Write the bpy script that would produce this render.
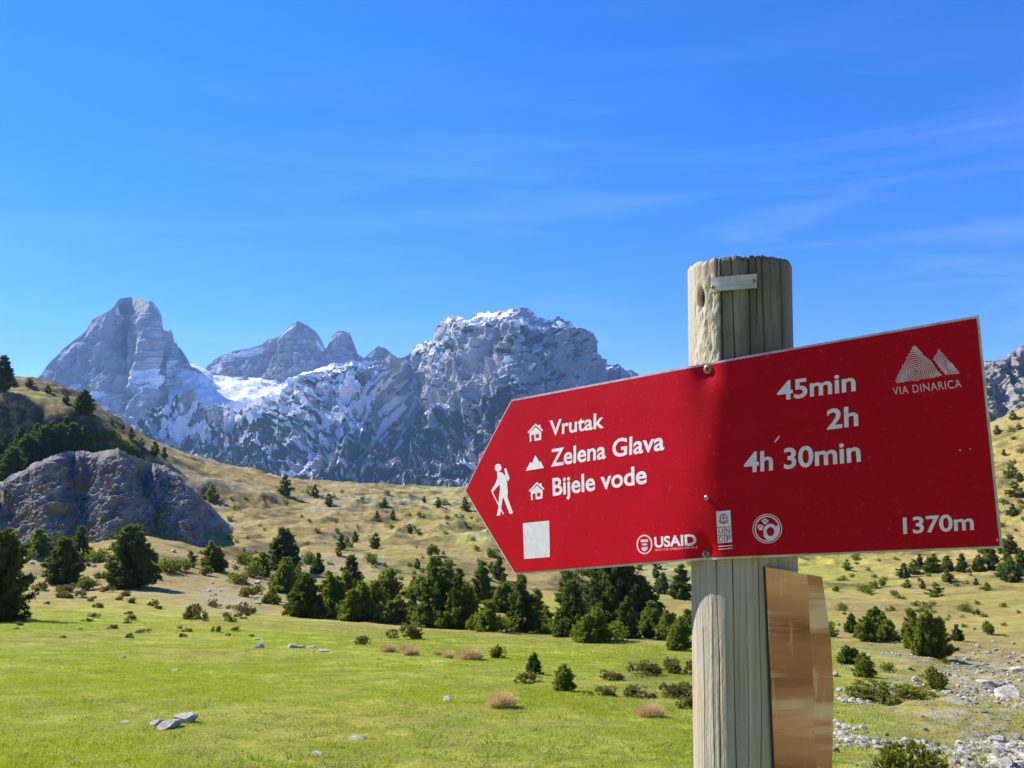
import bpy, bmesh, math, random
import numpy as np
from mathutils import Vector, Matrix
from mathutils.geometry import tessellate_polygon

# ------------------------------------------------------------------ camera, sky, sun, exposure
for o in list(bpy.data.objects): bpy.data.objects.remove(o)
SC = bpy.context.scene; COL = SC.collection
F = 830.0; PITCH = math.atan(48 / F)
cam = bpy.data.cameras.new('camera'); cam.sensor_width = 36; cam.lens = 36 * F / 1024
cam.clip_start = 0.02; cam.clip_end = 40000
co = bpy.data.objects.new('camera', cam); COL.objects.link(co)
co.location = (0, 0, 0); co.rotation_euler = (math.pi / 2 + PITCH, 0, 0)
SC.camera = co
SUN_AZ = math.radians(57)     # to the left of straight ahead
SUN_EL = math.radians(38)
SUN_STRENGTH = 4.9
SKY_STRENGTH = 0.142
w = bpy.data.worlds.new('World'); SC.world = w; w.use_nodes = True
nt = w.node_tree; N = nt.nodes; L = nt.links; N.clear()
sky = N.new('ShaderNodeTexSky'); sky.sky_type = 'NISHITA'; sky.sun_disc = False
sky.sun_elevation = SUN_EL; sky.sun_rotation = -SUN_AZ
sky.altitude = 1400; sky.air_density = 0.6; sky.dust_density = 0.0; sky.ozone_density = 3.0
hs = N.new('ShaderNodeHueSaturation'); hs.inputs['Saturation'].default_value = 1.28; hs.inputs['Value'].default_value = 1.0
tint = N.new('ShaderNodeMix'); tint.data_type = 'RGBA'; tint.blend_type = 'MULTIPLY'; tint.inputs[0].default_value = 1
tint.inputs[7].default_value = (0.70, 0.84, 1.22, 1)
L.new(sky.outputs[0], hs.inputs['Color']); L.new(hs.outputs[0], tint.inputs[6])
tc = N.new('ShaderNodeTexCoord')
# thin cirrus streaks, laid out by direction in the sky
mp = N.new('ShaderNodeMapping'); mp.inputs['Rotation'].default_value = (0, math.radians(3), math.radians(20)); mp.inputs['Scale'].default_value = (1.2, 1.2, 10)
cn = N.new('ShaderNodeTexNoise'); cn.inputs['Scale'].default_value = 2.2; cn.inputs['Detail'].default_value = 5; cn.inputs['Roughness'].default_value = 0.55; cn.inputs['Distortion'].default_value = 0.5
cr = N.new('ShaderNodeMapRange'); cr.inputs[1].default_value = 0.45; cr.inputs[2].default_value = 0.75; cr.inputs[4].default_value = 0.12
sx = N.new('ShaderNodeSeparateXYZ')
tr = N.new('ShaderNodeMapRange'); tr.inputs[1].default_value = 0.05; tr.inputs[2].default_value = 0.42; L.new(sx.outputs[2], tr.inputs[0])
tm = N.new('ShaderNodeMix'); tm.data_type = 'RGBA'; tm.inputs[6].default_value = (0.56, 0.62, 1.08, 1); tm.inputs[7].default_value = (0.84, 0.98, 1.27, 1); L.new(tr.outputs[0], tm.inputs[0]); L.new(tm.outputs[2], tint.inputs[7])
mx = N.new('ShaderNodeMapRange'); mx.inputs[1].default_value = -0.45; mx.inputs[2].default_value = 0.45; mx.inputs[3].default_value = 0.25
mul = N.new('ShaderNodeMath'); mul.operation = 'MULTIPLY'
cmix = N.new('ShaderNodeMix'); cmix.data_type = 'RGBA'; cmix.inputs[7].default_value = (5.5, 7.2, 9.2, 1)
bg = N.new('ShaderNodeBackground'); bg.inputs[1].default_value = SKY_STRENGTH
wo = N.new('ShaderNodeOutputWorld')
L.new(tc.outputs['Generated'], mp.inputs[0]); L.new(mp.outputs[0], cn.inputs['Vector']); L.new(cn.outputs[0], cr.inputs[0])
L.new(tc.outputs['Generated'], sx.inputs[0]); L.new(sx.outputs[0], mx.inputs[0])
mz = N.new('ShaderNodeMapRange'); mz.inputs[1].default_value = 0.24; mz.inputs[2].default_value = 0.40; mz.inputs[3].default_value = 1.0; mz.inputs[4].default_value = 0.15; L.new(sx.outputs[2], mz.inputs[0])
mul2 = N.new('ShaderNodeMath'); mul2.operation = 'MULTIPLY'; L.new(mx.outputs[0], mul2.inputs[0]); L.new(mz.outputs[0], mul2.inputs[1])
L.new(cr.outputs[0], mul.inputs[0]); L.new(mul2.outputs[0], mul.inputs[1])
L.new(mul.outputs[0], cmix.inputs[0]); L.new(tint.outputs[2], cmix.inputs[6]); L.new(cmix.outputs[2], bg.inputs[0]); L.new(bg.outputs[0], wo.inputs[0])
sl = bpy.data.lights.new('sun', 'SUN'); sl.energy = SUN_STRENGTH; sl.angle = math.radians(0.53); sl.color = (1.0, 0.95, 0.86)
so = bpy.data.objects.new('sun', sl); COL.objects.link(so)
SUNV = Vector((-math.sin(SUN_AZ) * math.cos(SUN_EL), math.cos(SUN_AZ) * math.cos(SUN_EL), math.sin(SUN_EL)))
so.rotation_euler = SUNV.to_track_quat('Z', 'Y').to_euler()
so.location = (-40, 30, 60)
SC.view_settings.view_transform = 'Standard'; SC.view_settings.look = 'None'
SC.view_settings.exposure = 0.85; SC.view_settings.gamma = 1; SC.view_settings.use_curve_mapping = False
HAZE_DENSITY = 7.5e-5
SC.cycles.volume_bounces = 0; SC.cycles.max_bounces = 6; SC.cycles.transparent_max_bounces = 8

# ------------------------------------------------------------------ helpers
rng = np.random.default_rng(7); random.seed(7)
cp_, sp_ = math.cos(PITCH), math.sin(PITCH)
def ray(px, py):
    """direction through a picture point, scaled so that the forward (y) component is 1"""
    a = (np.asarray(px, float) - 512) / F; b = (384 - np.asarray(py, float)) / F
    y = cp_ - b * sp_; z = sp_ + b * cp_
    return np.stack([a / y, np.ones_like(y), z / y], -1)
def proj(P):
    x, y, z = P[..., 0], P[..., 1], P[..., 2]
    d = y * cp_ + z * sp_; v = -y * sp_ + z * cp_
    return np.stack([512 + F * x / d, 384 - F * v / d], -1)

def _h(ix, iy, iz, seed):
    h = (ix * 374761393 + iy * 668265263 + iz * 2147483647 + seed * 1274126177) & 0xFFFFFFFF
    h = ((h ^ (h >> 13)) * 1274126177) & 0xFFFFFFFF
    h = ((h ^ (h >> 16)) * 2246822519) & 0xFFFFFFFF
    return ((h ^ (h >> 15)) & 0xFFFF) / 65535.0
def vnoise(P, seed=0):
    P = np.asarray(P, float); i = np.floor(P).astype(np.int64); f = P - i; f = f * f * f * (f * (f * 6 - 15) + 10)
    r = 0
    for dx in (0, 1):
        wx = f[:, 0] if dx else 1 - f[:, 0]
        for dy in (0, 1):
            wy = f[:, 1] if dy else 1 - f[:, 1]
            for dz in (0, 1):
                wz = f[:, 2] if dz else 1 - f[:, 2]
                r = r + wx * wy * wz * _h(i[:, 0] + dx, i[:, 1] + dy, i[:, 2] + dz, seed)
    return r * 2 - 1
def fbm(P, octv=5, seed=0, gain=0.5, ridged=False):
    P = np.asarray(P, float); a = 1.0; s = 0; t = 0
    for k in range(octv):
        n = vnoise(P * (2.03 ** k) + k * 17.3, seed + k)
        if ridged: n = 1 - 2 * np.abs(n)
        s = s + a * n; t += a; a *= gain
    return s / t
def sstep(a, b, x): t = np.clip((x - a) / (b - a), 0, 1); return t * t * (3 - 2 * t)

def mesh_np(name, V, faces, mat=None, smooth=True, parent=None, attrs=None, link=True, mi=None):
    """V (n,3); faces (m,3) or (m,4) array -> ONE mesh object"""
    V = np.asarray(V, np.float32); Fc = np.asarray(faces, np.int32); k = Fc.shape[1]
    me = bpy.data.meshes.new(name)
    me.vertices.add(len(V)); me.vertices.foreach_set('co', V.ravel())
    me.loops.add(Fc.size); me.loops.foreach_set('vertex_index', Fc.ravel())
    me.polygons.add(len(Fc)); me.polygons.foreach_set('loop_start', np.arange(0, Fc.size, k, dtype=np.int32))
    me.polygons.foreach_set('use_smooth', np.full(len(Fc), smooth))
    if mi is not None: me.polygons.foreach_set('material_index', np.asarray(mi, np.int32))
    me.update(calc_edges=True)
    for an, arr in (attrs or {}).items():
        a = np.ones((len(V), 4), np.float32); a[:, :arr.shape[1]] = arr
        at = me.color_attributes.new(an, 'FLOAT_COLOR', 'POINT'); at.data.foreach_set('color', a.ravel())
    if mat:
        for m_ in (mat if isinstance(mat, (list, tuple)) else [mat]): me.materials.append(m_)
    o = bpy.data.objects.new(name, me)
    if link: COL.objects.link(o)
    if parent: o.parent = parent
    return o
def bm_obj(name, bm, mat=None, parent=None, smooth=False):
    me = bpy.data.meshes.new(name); bm.to_mesh(me); bm.free()
    if smooth:
        for p in me.polygons: p.use_smooth = True
    if mat: me.materials.append(mat)
    o = bpy.data.objects.new(name, me); COL.objects.link(o)
    if parent: o.parent = parent
    return o
def unit(a): return a / (np.linalg.norm(a, axis=-1, keepdims=True) + 1e-9)
def grid_faces(nr, nc, wrap=False):
    r = np.arange(nr - 1)[:, None]; c = np.arange(nc if wrap else nc - 1)[None, :]
    c2 = (c + 1) % nc
    return np.stack([r * nc + c, r * nc + c2, (r + 1) * nc + c2, (r + 1) * nc + c], -1).reshape(-1, 4)
def tag(o, label=None, cat=None, group=None, kind=None):
    if label: o['label'] = label
    if cat: o['category'] = cat
    if group: o['group'] = group
    if kind: o['kind'] = kind
    return o
def empty(name, loc=(0, 0, 0), label=None, cat=None, group=None):
    o = bpy.data.objects.new(name, None); COL.objects.link(o); o.location = loc; o.empty_display_size = 0.1
    return tag(o, label, cat, group)

# ------------------------------------------------------------------ materials
class Mat:
    """small wrapper to write node materials briefly"""
    def __init__(s, name, rough=0.8, spec=0.3):
        s.m = bpy.data.materials.new(name); s.m.use_nodes = True; s.t = s.m.node_tree; s.N = s.t.nodes; s.L = s.t.links
        s.b = s.N['Principled BSDF']; s.b.inputs['Roughness'].default_value = rough; s.b.inputs['Specular IOR Level'].default_value = spec
        s.out = s.N['Material Output']; s._c = {}
    def coord(s, kind='Object'):
        if 'tc' not in s._c: s._c['tc'] = s.N.new('ShaderNodeTexCoord')
        return s._c['tc'].outputs[kind]
    def mapped(s, scale, kind='Object', rot=(0, 0, 0)):
        m = s.N.new('ShaderNodeMapping'); m.inputs['Scale'].default_value = scale; m.inputs['Rotation'].default_value = rot
        s.L.new(s.coord(kind), m.inputs[0]); return m.outputs[0]
    def noise(s, scale, detail=5, rough=0.55, vec=None, dist=0):
        n = s.N.new('ShaderNodeTexNoise'); n.inputs['Scale'].default_value = scale; n.inputs['Detail'].default_value = detail
        n.inputs['Roughness'].default_value = rough; n.inputs['Distortion'].default_value = dist
        s.L.new(vec if vec is not None else s.coord(), n.inputs['Vector']); return n.outputs[0]
    def rng(s, x, a, b, c=0, d=1):
        r = s.N.new('ShaderNodeMapRange'); r.inputs[1].default_value = a; r.inputs[2].default_value = b; r.inputs[3].default_value = c; r.inputs[4].default_value = d
        s.L.new(x, r.inputs[0]); return r.outputs[0]
    def mix(s, f, a, b, blend='MIX'):
        m = s.N.new('ShaderNodeMix'); m.data_type = 'RGBA'; m.blend_type = blend
        for i, v in ((0, f), (6, a), (7, b)):
            if isinstance(v, (int, float)): m.inputs[i].default_value = v
            elif isinstance(v, tuple): m.inputs[i].default_value = v + (1,) if len(v) == 3 else v
            else: s.L.new(v, m.inputs[i])
        return m.outputs[2]
    def math(s, op, a, b=None):
        m = s.N.new('ShaderNodeMath'); m.operation = op
        for i, v in ((0, a), (1, b)):
            if v is None: continue
            if isinstance(v, (int, float)): m.inputs[i].default_value = v
            else: s.L.new(v, m.inputs[i])
        return m.outputs[0]
    def attr(s, name):
        a = s.N.new('ShaderNodeAttribute'); a.attribute_name = name
        sp = s.N.new('ShaderNodeSeparateColor'); s.L.new(a.outputs['Color'], sp.inputs[0]); return sp.outputs
    def rand(s):
        o = s.N.new('ShaderNodeObjectInfo'); return o.outputs['Random']
    def col(s, c):
        if isinstance(c, tuple): s.b.inputs['Base Color'].default_value = c + (1,)
        else: s.L.new(c, s.b.inputs['Base Color'])
        return s
    def bump(s, h, strength=0.5, dist=0.05):
        b = s.N.new('ShaderNodeBump'); b.inputs['Strength'].default_value = strength; b.inputs['Distance'].default_value = dist
        s.L.new(h, b.inputs['Height']); s.L.new(b.outputs[0], s.b.inputs['Normal']); return s
    def translucent(s, fac, colr):
        t = s.N.new('ShaderNodeBsdfTranslucent'); x = s.N.new('ShaderNodeMixShader'); x.inputs[0].default_value = fac
        if isinstance(colr, tuple): t.inputs[0].default_value = colr + (1,)
        else: s.L.new(colr, t.inputs[0])
        s.L.new(s.b.outputs[0], x.inputs[1]); s.L.new(t.outputs[0], x.inputs[2]); s.L.new(x.outputs[0], s.out.inputs[0]); return s

def ground_mat():
    m = Mat('ground_turf', 0.95, 0.1); a = m.attr('mask')
    big = m.noise(0.09, 5, 0.6); mid = m.noise(0.9, 5, 0.6); fine = m.noise(9, 5, 0.65); vf = m.noise(60, 3, 0.6)
    green = m.mix(m.rng(mid, 0.35, 0.65), (0.275, 0.345, 0.010), (0.42, 0.46, 0.048))
    green = m.mix(m.rng(fine, 0.4, 0.75, 0, 0.55), green, (0.30, 0.27, 0.08))
    gold = m.mix(m.rng(big, 0.35, 0.65), (0.38, 0.282, 0.105), (0.285, 0.235, 0.072))
    gold = m.mix(m.rng(mid, 0.5, 0.72, 0, 0.7), gold, (0.36, 0.29, 0.14))
    gold = m.mix(m.rng(fine, 0.55, 0.7, 0, 0.5), gold, (0.12, 0.10, 0.045))
    c = m.mix(a[0], gold, green)
    stone = m.mix(m.rng(fine, 0.3, 0.7), (0.30, 0.265, 0.205), (0.44, 0.39, 0.315))
    st = m.math('MULTIPLY', a[2], m.rng(m.noise(2.2, 6, 0.7), 0.42, 0.58))
    c = m.mix(st, c, stone)
    scrub = m.mix(fine, (0.040, 0.042, 0.022), (0.10, 0.080, 0.045))
    c = m.mix(m.math('MULTIPLY', a[1], m.rng(m.noise(0.35, 6, 0.7), 0.36, 0.54)), c, scrub)
    c = m.mix(0.5, c, m.mix(vf, (0.55, 0.55, 0.5), (1.35, 1.3, 1.2)), 'MULTIPLY')
    c = m.mix(0.75, c, m.mix(m.rng(m.noise(0.6, 11, 0.82), 0.36, 0.64), (0.55, 0.53, 0.48), (1.42, 1.42, 1.40)), 'MULTIPLY')
    m.col(c); m.bump(m.math('ADD', fine, m.math('MULTIPLY', vf, 0.4)), 0.8, 0.08); return m.m
def rock_mat(name, scale, dark, light, lichen=0.0, bumpd=1.0, turf=False):
    m = Mat(name, 0.9, 0.15)
    n1 = m.noise(scale, 8, 0.65); n2 = m.noise(scale * 5, 6, 0.7); n3 = m.noise(1.0, 6, 0.6, m.mapped((scale * 2.2, scale * 2.2, scale * 0.35)))
    c = m.mix(m.rng(n1, 0.35, 0.65), dark, light)
    c = m.mix(m.rng(n3, 0.5, 0.7, 0, 0.5), c, tuple(x * 0.45 for x in dark))
    if lichen: c = m.mix(m.rng(n2, 0.52, 0.62, 0, lichen), c, (0.06, 0.06, 0.04))
    if turf:
        f = m.noise(2.5, 6, 0.7); t = m.mix(m.rng(f, 0.35, 0.65), (0.24, 0.19, 0.075), (0.33, 0.28, 0.14))
        c = m.mix(m.rng(m.math('ADD', m.attr('mask')[0], m.rng(f, 0.3, 0.7, -0.35, 0.25)), 0.45, 0.55), c, t)
    m.col(c); m.bump(m.math('ADD', n1, n2), 0.8, bumpd); return m.m
def mountain_mat(name='mountain_limestone'):
    m = Mat(name, 0.9, 0.1); a = m.attr('mask')
    n1 = m.noise(0.012, 8, 0.65); n2 = m.noise(0.06, 6, 0.7); n3 = m.noise(1.0, 7, 0.62, m.mapped((0.03, 0.03, 0.006)))
    c = m.mix(m.rng(n1, 0.35, 0.65), (0.31, 0.305, 0.295), (0.54, 0.525, 0.50))
    c = m.mix(m.rng(n3, 0.45, 0.68, 0, 0.65), c, (0.13, 0.135, 0.14))
    veg = m.mix(n2, (0.018, 0.030, 0.016), (0.055, 0.065, 0.035))
    c = m.mix(m.rng(m.math('ADD', a[1], m.rng(n2, 0.25, 0.75, -0.28, 0.28)), 0.48, 0.54), c, veg)
    c = m.mix(m.rng(m.math('ADD', a[0], m.rng(n2, 0.25, 0.75, -0.22, 0.22)), 0.485, 0.525), c, (0.92, 0.93, 0.94))
    m.col(c); m.bump(m.math('ADD', n3, n2), 0.7, 8.0); return m.m
def foliage_mat(name, c1, c2, tr, fac=0.25):
    m = Mat(name, 0.75, 0.15)
    n = m.noise(3.0, 4, 0.6)
    c = m.mix(m.rng(n, 0.35, 0.65), c1, c2)
    r = m.rand()
    c = m.mix(m.rng(r, 0, 1, 0.0, 0.5), c, tuple(x * y for x, y in zip(c2, (1.5, 1.2, 0.8))))
    m.col(c); m.translucent(fac, tr); return m.m
M_ground = ground_mat()
M_mount = mountain_mat()
M_crag = rock_mat('outcrop_limestone', 0.35, (0.19, 0.175, 0.16), (0.42, 0.395, 0.36), 0.6, 0.5, True)
M_boulder = rock_mat('boulder_limestone', 2.2, (0.46, 0.405, 0.33), (0.80, 0.73, 0.61), 0.4, 0.05)
M_scree = rock_mat('scree_limestone', 3.0, (0.31, 0.275, 0.225), (0.54, 0.485, 0.405), 0.6, 0.03)
M_pine = foliage_mat('pine_needles', (0.046, 0.085, 0.024), (0.095, 0.145, 0.032), (0.20, 0.28, 0.035), 0.28)
M_juniper = foliage_mat('juniper_needles', (0.095, 0.145, 0.022), (0.165, 0.205, 0.030), (0.38, 0.44, 0.04), 0.32)
M_bright = foliage_mat('dwarf_pine_needles', (0.095, 0.125, 0.018), (0.150, 0.175, 0.024), (0.30, 0.32, 0.03), 0.33)
M_heath = foliage_mat('heath_twigs', (0.150, 0.120, 0.042), (0.185, 0.175, 0.052), (0.32, 0.28, 0.06), 0.28)
M_straw = foliage_mat('straw', (0.52, 0.39, 0.185), (0.66, 0.52, 0.27), (0.66, 0.50, 0.24), 0.25)
M_bark = rock_mat('pine_bark', 5.0, (0.10, 0.075, 0.055), (0.19, 0.15, 0.115), 0, 0.03)

# ------------------------------------------------------------------ terrain
DEP = [9, 13, 18, 25, 35, 48, 60, 80, 110, 150, 200, 219, 229, 260, 300, 350, 450, 600, 800]
TAB = {
 -700: [750, 700, 668, 645, 622, 600, 584, 560, 525, 480, 430, 415, 400, 370, 345, 330, 350, 380, 400],
 -200: [750, 701, 669, 643, 620, 604, 595, 582, 560, 525, 470, 455, 400, 382, 368, 372, 390, 410, 440],
  0: [751, 702, 670, 645, 624, 609, 601, 588, 566, 537, 482, 472, 398, 391, 378, 384, 400, 430, 460],
  60: [752, 702, 671, 646, 625, 610, 602, 589, 563, 538, 488, 480, 410, 400, 383, 389, 405, 435, 460],
  95: [752, 703, 671, 647, 627, 612, 603, 588, 553, 533, 496, 488, 414, 409, 405, 411, 425, 450, 470],
  130: [752, 703, 672, 648, 629, 614, 604, 586, 540, 528, 503, 497, 440, 435, 430, 436, 446, 465, 480],
  160: [752, 703, 672, 649, 630, 616, 606, 587, 541, 530, 508, 503, 462, 456, 450, 455, 465, 480, 490],
  215: [752, 703, 673, 650, 632, 618, 609, 592, 560, 543, 515, 510, 488, 478, 466, 463, 472, 490, 500],
 320:  [752, 703, 674, 652, 635, 623, 615, 599, 572, 546, 519, 513, 508, 501, 493, 487, 484, 500, 510],
 450:  [753, 704, 675, 654, 639, 629, 621, 606, 578, 549, 523, 517, 513, 507, 500, 494, 489, 502, 512],
 600:  [754, 706, 678, 658, 644, 635, 627, 612, 590, 562, 535, 528, 522, 512, 502, 496, 490, 502, 512],
 850:  [756, 712, 684, 665, 650, 638, 629, 612, 590, 567, 543, 537, 530, 518, 505, 493, 480, 490, 505],
 1024: [762, 720, 696, 677, 660, 645, 632, 610, 582, 548, 500, 486, 472, 444, 418, 408, 415, 430, 450],
 1400: [745, 700, 676, 655, 630, 602, 580, 545, 500, 450, 392, 376, 362, 335, 305, 285, 300, 330, 360],
 2200: [735, 690, 660, 635, 605, 570, 545, 500, 450, 400, 350, 336, 322, 300, 275, 260, 280, 310, 340]}
_pxs = np.array(sorted(TAB)); _u = (_pxs - 512) / F
_UG = np.linspace(_u[0], _u[-1], 420); _LG = np.linspace(math.log(0.8), math.log(800), 1100)
def _build():
    Y = np.exp(_LG); rows = []
    for p in _pxs:
        py = np.array(TAB[int(p)], float); t = ray(np.full(len(py), 512.), py)[:, 2]
        d = np.array([0.8, 1.5, 3, 5.5] + DEP); z9 = t[0] * 9; k = (-1.75 - z9) / 9
        tt = np.concatenate([[(-1.75 - k * x) / x for x in d[:4]], t])
        rows.append(np.interp(_LG, np.log(d), tt * 1.0) if False else np.interp(_LG, np.log(d), tt))
    T = np.array(rows)                                          # (cols, rows) slope from the eye
    T = np.array([np.interp(_UG, _u, T[:, j]) for j in range(T.shape[1])])   # (rows, cols)
    Z = T * Y[:, None]
    near = Y < 9
    k = (-1.75 - Z[np.searchsorted(Y, 9)]) / 9
    Z[near] = -1.75 - k[None, :] * Y[near, None]
    ker = np.array([1, 4, 6, 4, 1.]) / 16
    for _ in range(2):
        Zp = np.pad(Z, ((2, 2), (0, 0)), 'edge'); Z = sum(ker[i] * Zp[i:i + Z.shape[0]] for i in range(5))
    for _ in range(12):
        Zp = np.pad(Z, ((0, 0), (2, 2)), 'edge'); Z = sum(ker[i] * Zp[:, i:i + Z.shape[1]] for i in range(5))
    return Z
_ZT = _build()
def base_z(x, y):
    x = np.asarray(x, float); y = np.asarray(y, float)
    r = np.hypot(x, y) + 1e-9; th = np.arctan2(x, y)
    thc = np.clip(th, math.atan(_UG[0]), math.atan(_UG[-1])); yy = np.maximum(r * np.cos(thc), 0.8)
    fu = np.clip((np.tan(thc) - _UG[0]) / (_UG[1] - _UG[0]), 0, len(_UG) - 1.001)
    fl = np.clip((np.log(np.minimum(yy, 799.)) - _LG[0]) / (_LG[1] - _LG[0]), 0, len(_LG) - 1.001)
    i = fl.astype(int); j = fu.astype(int); a = fl - i; b = fu - j
    zw = (_ZT[i, j] * (1 - b) + _ZT[i, j + 1] * b) * (1 - a) + (_ZT[i + 1, j] * (1 - b) + _ZT[i + 1, j + 1] * b) * a
    far = sstep(800, 1500, yy); zw = zw * (1 - far) + far * (-230)
    zb = -1.75 - 0.21 * np.clip(y, -150, 8)                       # the slope we stand on, behind us
    wb = sstep(1.15, 1.6, np.abs(th)); wb = np.where(r < 400, wb, wb * (1 - sstep(400, 900, r)))
    return zw * (1 - wb) + zb * wb
def ground_z(x, y):
    x = np.atleast_1d(np.asarray(x, float)); y = np.atleast_1d(np.asarray(y, float)); r = np.hypot(x, y)
    P = np.stack([x, y, np.zeros_like(x)], -1); z = base_z(x, y)
    a = 0.05 * sstep(3, 9, r)
    z = z + a * fbm(P * 0.9, 3, 3) + 0.30 * sstep(10, 45, r) * fbm(P * 0.16, 3, 5)
    z = z + sstep(60, 160, r) * 1.5 * fbm(P * 0.045, 4, 9) + sstep(80, 220, r) * 1.9 * fbm(P * 0.10, 4, 12, ridged=True)
    u = x / np.maximum(y, 0.1)                                    # broken, stony lie of the land on the right
    z = z + 0.22 * sstep(0.38, 0.5, u) * sstep(8, 14, r) * (1 - sstep(35, 60, r)) * fbm(P * 0.7, 4, 21, 0.6)
    return z
_YS = np.exp(np.linspace(math.log(4), math.log(760), 2600))
def hit(px, py):
    """where the line of sight meets the ground"""
    d = ray(px, py); g = ground_z(d[0] * _YS, _YS); below = d[2] * _YS <= g
    if not below.any():
        i = int(np.argmin(g - d[2] * _YS)); i = int(np.argmax(g / _YS))
    else: i = int(np.argmax(below))
    Y = _YS[i]; return np.array([d[0] * Y, Y, ground_z(d[0] * Y, Y)[0]])
def make_ground():
    th = np.concatenate([np.linspace(-math.pi, -0.85, 60)[:-1], np.linspace(-0.85, -0.62, 40)[:-1], np.linspace(-0.62, 0.62, 760), np.linspace(0.62, 0.85, 40)[1:], np.linspace(0.85, math.pi, 60)[1:-1]])
    r = np.concatenate([[0.0], np.exp(np.linspace(math.log(0.8), math.log(6), 40))[:-1], np.exp(np.linspace(math.log(6), math.log(520), 560)), np.exp(np.linspace(math.log(560), math.log(6000), 34))])
    R, T = np.meshgrid(r, th, indexing='ij'); x = (R * np.sin(T)).ravel(); y = (R * np.cos(T)).ravel()
    z = ground_z(x, y); P = np.stack([x, y, z], -1)
    q = proj(np.where(P[:, 1:2] > 0.5, P, [[0, 1, 0]])); px = q[:, 0]; py = q[:, 1]; Y = y
    P2 = np.stack([x, y, 0 * x], -1)
    n1 = fbm(P2 * 0.035, 4, 31); n2 = fbm(P2 * 0.12, 4, 33); n3 = fbm(P2 * 0.5, 4, 35)
    green = 1 - sstep(26, 62, R.ravel() + 14 * n2 + np.clip((px - 500) * 0.012, 0, 8) - 22 * (1 - sstep(120, 460, px)))
    green *= 1 - 0.75 * sstep(800, 960, px)
    green = np.clip(green * (0.72 + 0.5 * n2 + 0.15 * n3), 0, 1)
    hillg = 0.62 * sstep(-0.15, 0.25, n1 + 0.4 * n2) * sstep(330, 480, px) * (1 - 0.6 * sstep(780, 900, px))
    green = np.maximum(green, np.where(Y > 60, hillg, 0))
    green = np.where(y < 1, 0.7, green)
    st = sstep(820, 950, px + 50 * n2) * (1 - sstep(28, 45, Y)) * sstep(-0.15, 0.25, n3 + 0.4 * sstep(900, 1000, px))
    st = np.maximum(st, sstep(0.12, 0.3, n3) * sstep(62, 70, Y) * (1 - sstep(95, 125, Y)) * (1 - sstep(240, 330, px)) * 0.9)
    st = np.maximum(st, 0.9 * np.exp(-(((px - 235) / 40) ** 2 + ((py - 600) / 13) ** 2)))
    st = np.maximum(st, 0.7 * sstep(0.1, 0.3, n2) * np.exp(-(((px - 322) / 22) ** 2 + ((py - 542) / 16) ** 2)))
    st = np.maximum(st, 0.85 * sstep(0.08, 0.30, n1 - 0.4 * n2) * sstep(90, 130, Y) * (1 - sstep(700, 800, px)))
    st = np.where(y < 1, 0, st)
    scr = 1.0 * sstep(200, 214, Y) * (1 - sstep(228, 234, Y)) * (1 - sstep(165, 215, px))
    scr = np.maximum(scr, 0.95 * sstep(35, 70, px) * (1 - sstep(120, 158, px)) * sstep(205, 215, Y))
    scr = np.maximum(scr, sstep(268, 280, Y) * (1 - sstep(75, 120, px)))
    scr = np.maximum(scr, 0.75 * sstep(0.05, 0.35, n2) * sstep(70, 110, Y))
    scr = np.maximum(scr, 0.8 * np.exp(-(((px - 655) / 38) ** 2 + ((py - 676) / 20) ** 2)))
    scr = np.where(y < 1, 0, scr)
    o = mesh_np('ground', P, grid_faces(len(r), len(th), True)[:, ::-1], M_ground, True, None, {'mask': np.stack([green, scr, st], -1)})
    return tag(o, kind='structure')
make_ground()

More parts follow.
